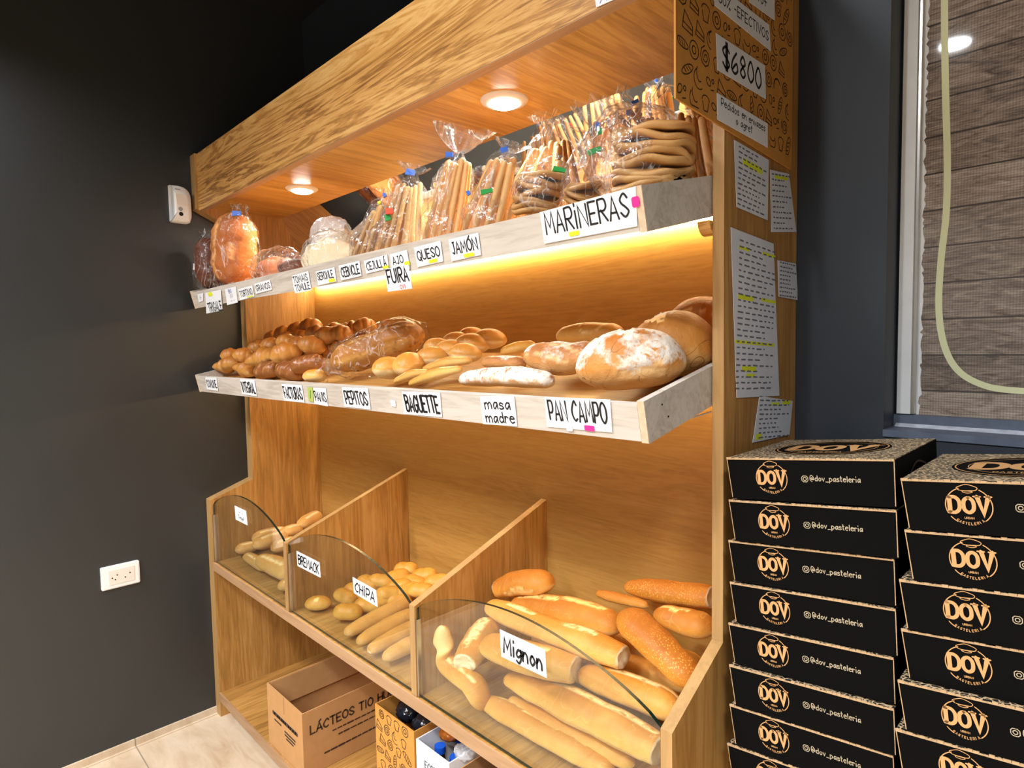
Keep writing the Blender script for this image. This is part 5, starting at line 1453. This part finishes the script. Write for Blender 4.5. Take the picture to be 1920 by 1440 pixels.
GCART = 'open printed cartons on the base shelf'
yk = -.43


def open_box(name, label, ptl, ptr, mat, y1_, extra=None):
    a, b_ = at(ptl[0], ptl[1], 'y', yk), at(ptr[0], ptr[1], 'y', yk)
    xa, xb, zt2 = a.x, b_.x, (a.z + b_.z) / 2
    T_ = thing(name, label, 'carton', ((xa + xb) / 2, yk + .15, z0))
    mb = MB(); th = .003
    mb.box(xa, xb, yk, yk + th, z0, zt2); mb.box(xa, xb, y1_ - th, y1_, z0, zt2); mb.box(xa, xa + th, yk + th, y1_ - th, z0, zt2); mb.box(xb - th, xb, yk + th, y1_ - th, z0, zt2); mb.box(xa + th, xb - th, yk + th, y1_ - th, z0, z0 + th)
    obj('carton_walls', mb, mat, T_)
    return T_, xa, xb, zt2


T_, xa, xb, zt2 = open_box('doodle_carton', 'kraft carton with doodle print holding dark packets on base shelf', (703, 1318), (776, 1374), KRAFT, -.08)
mb = MB(); doodles(mb, xb - xa - .006, zt2 - z0 - .006, 0, random.Random(12), .036, .002)
cx, cz = (xa + xb) / 2, (zt2 + z0) / 2; mb.v = [Vector((cx + p.x, yk - .0006, cz + p.y)) for p in mb.v]
obj('doodle_print', mb, DOOD, T_)


def crumple(c, r_, seed, sqz=.8):
    mb = MB(); mb.smooth = True; n_, m_ = 18, 26; sv = Vector((seed, seed, 0))
    for i in range(n_ + 1):
        ph = math.pi * i / n_
        for k in range(m_):
            a = 2 * math.pi * k / m_; d = Vector((math.sin(ph) * math.cos(a), math.sin(ph) * math.sin(a), math.cos(ph) * sqz))
            mb.v.append(c + d * r_ * (1 + .28 * abs(noise.noise(d * 2.4 + sv)) + .16 * noise.noise(d * 6 + sv)))
    for i in range(n_):
        for k in range(m_):
            q = (k + 1) % m_; mb.f.append([i * m_ + k, (i + 1) * m_ + k, (i + 1) * m_ + q, i * m_ + q]); mb.mi.append(0)
    return mb


BLUEBAG = plain('blue_glossy_wrap', srgb(40, 60, 110), .18, .8, bump=1, nscale=40)
AMBER = plain('amber_sweets', srgb(176, 96, 30), .2, .6, noise_amt=.4, nscale=60)
rg = random.Random(6); GPK = 'dark packets in the doodle carton'
DESC = ['dark packet at the front left of the doodle carton', 'dark packet at the front right of the doodle carton', 'blue packet in the middle of the doodle carton', 'dark packet at the rear left of the doodle carton', 'blue packet at the rear right of the doodle carton']
rk = (xb - xa) * .17
for i, (fx, yy) in enumerate(((.28, yk + .07), (.72, yk + .07), (.5, yk + .16), (.28, yk + .26), (.72, yk + .26))):
    c = Vector((xa + (xb - xa) * fx, yy, zt2 - .030))
    put('wrapped_packet', crumple(c, rk, i * 9.1), BLUEBAG if i in (2, 4) else DARKBAG, DESC[i], 'packet', GPK)
    put('wrapped_packet', crumple(c - Vector((0, 0, .09)), rk, i * 3.1 + 2), DARKBAG, 'dark packet hidden in the lower half of the doodle carton', 'packet', 'hidden packets of the doodle carton')
T_, xa, xb, zt2 = open_box('white_carton', 'white printed carton holding drink bottles on base shelf', (780, 1383), (842, 1434), PAPER, -.08)
mb = MB(); textbox(mb, ['ECOPACK', 'RETRO', 'PLAST'], 0, 0, (xb - xa) * .62, .06, .2, 0, jit=.01)
mb.v = [Vector(((xa + xb) / 2 + .01 + p.x, yk - .0006, zt2 - .068 + p.y)) for p in mb.v]
obj('front_print', mb, INKG, T_)


def bottle(c, label, body, seed):
    T_ = thing('drink_bottle', label, 'bottle', (c.x, c.y, z0 + .003), 'drink bottles in the white carton')
    pr_ = [(.018, 0), (.022, .006), (.022, .11), (.020, .13), (.012, .165), (.0105, .175)]
    h0 = z0 + .004; mb = MB(); mb.smooth = True; n_ = 20
    for (r_, h) in pr_:
        for k in range(n_): mb.v.append(Vector((c.x + r_ * math.cos(2 * math.pi * k / n_), c.y + r_ * math.sin(2 * math.pi * k / n_), h0 + h * c.z)))
    for i in range(len(pr_) - 1):
        for k in range(n_):
            q = (k + 1) % n_; mb.f.append([i * n_ + k, i * n_ + q, (i + 1) * n_ + q, (i + 1) * n_ + k]); mb.mi.append(0)
    mb.f.append([k for k in range(n_)][::-1]); mb.mi.append(0)
    obj('bottle_body', mb, body, T_)
    mb = MB(); mb.tube([(c.x, c.y, h0 + .172 * c.z), (c.x, c.y, h0 + .172 * c.z + .016)], .0135, 20); obj('bottle_cap', mb, BLUED, T_)


hz = (zt2 - z0 - .002) / .192
dark_liquid = plain('dark_cola', srgb(40, 26, 18), .08, .7); SODA = plain('amber_soda', srgb(120, 60, 20), .1, .7)
n_b = 0
for yy, nm in ((yk + .045, 'front'), (yk + .105, 'second'), (yk + .165, 'third'), (yk + .225, 'rear')):
    for k, fx in enumerate((.27, .73)):
        bottle(Vector((xa + (xb - xa) * fx, yy, hz)), 'blue capped bottle at %s of the %s pair in the white carton' % (('left', 'right')[k], nm), (dark_liquid, SODA)[(n_b + k) % 2], n_b)
    n_b += 1
T_, xa2, xb2, zt3 = open_box('low_carton', 'low brown carton at the right end of the base shelf', (864, 1438), (930, 1490), CARD, -.08)

# loose bags lying on top of the bottles
c = at(846, 1392, 'y', yk + .07); c.z = zt2 + .004
put('sweets_packet', crumple(c, .026, 5.5, .6), AMBER, 'small amber packet of sweets on top of the drink bottles', 'packet')
c = at(872, 1408, 'y', yk + .05); c.x = min(c.x, xa2 - .03); c.z = zt2 + .002
put('film_wrap', crumple(c, .024, 8.5, .6), CELLOW, 'crumpled clear film wrap beside the amber packet', 'plastic film')
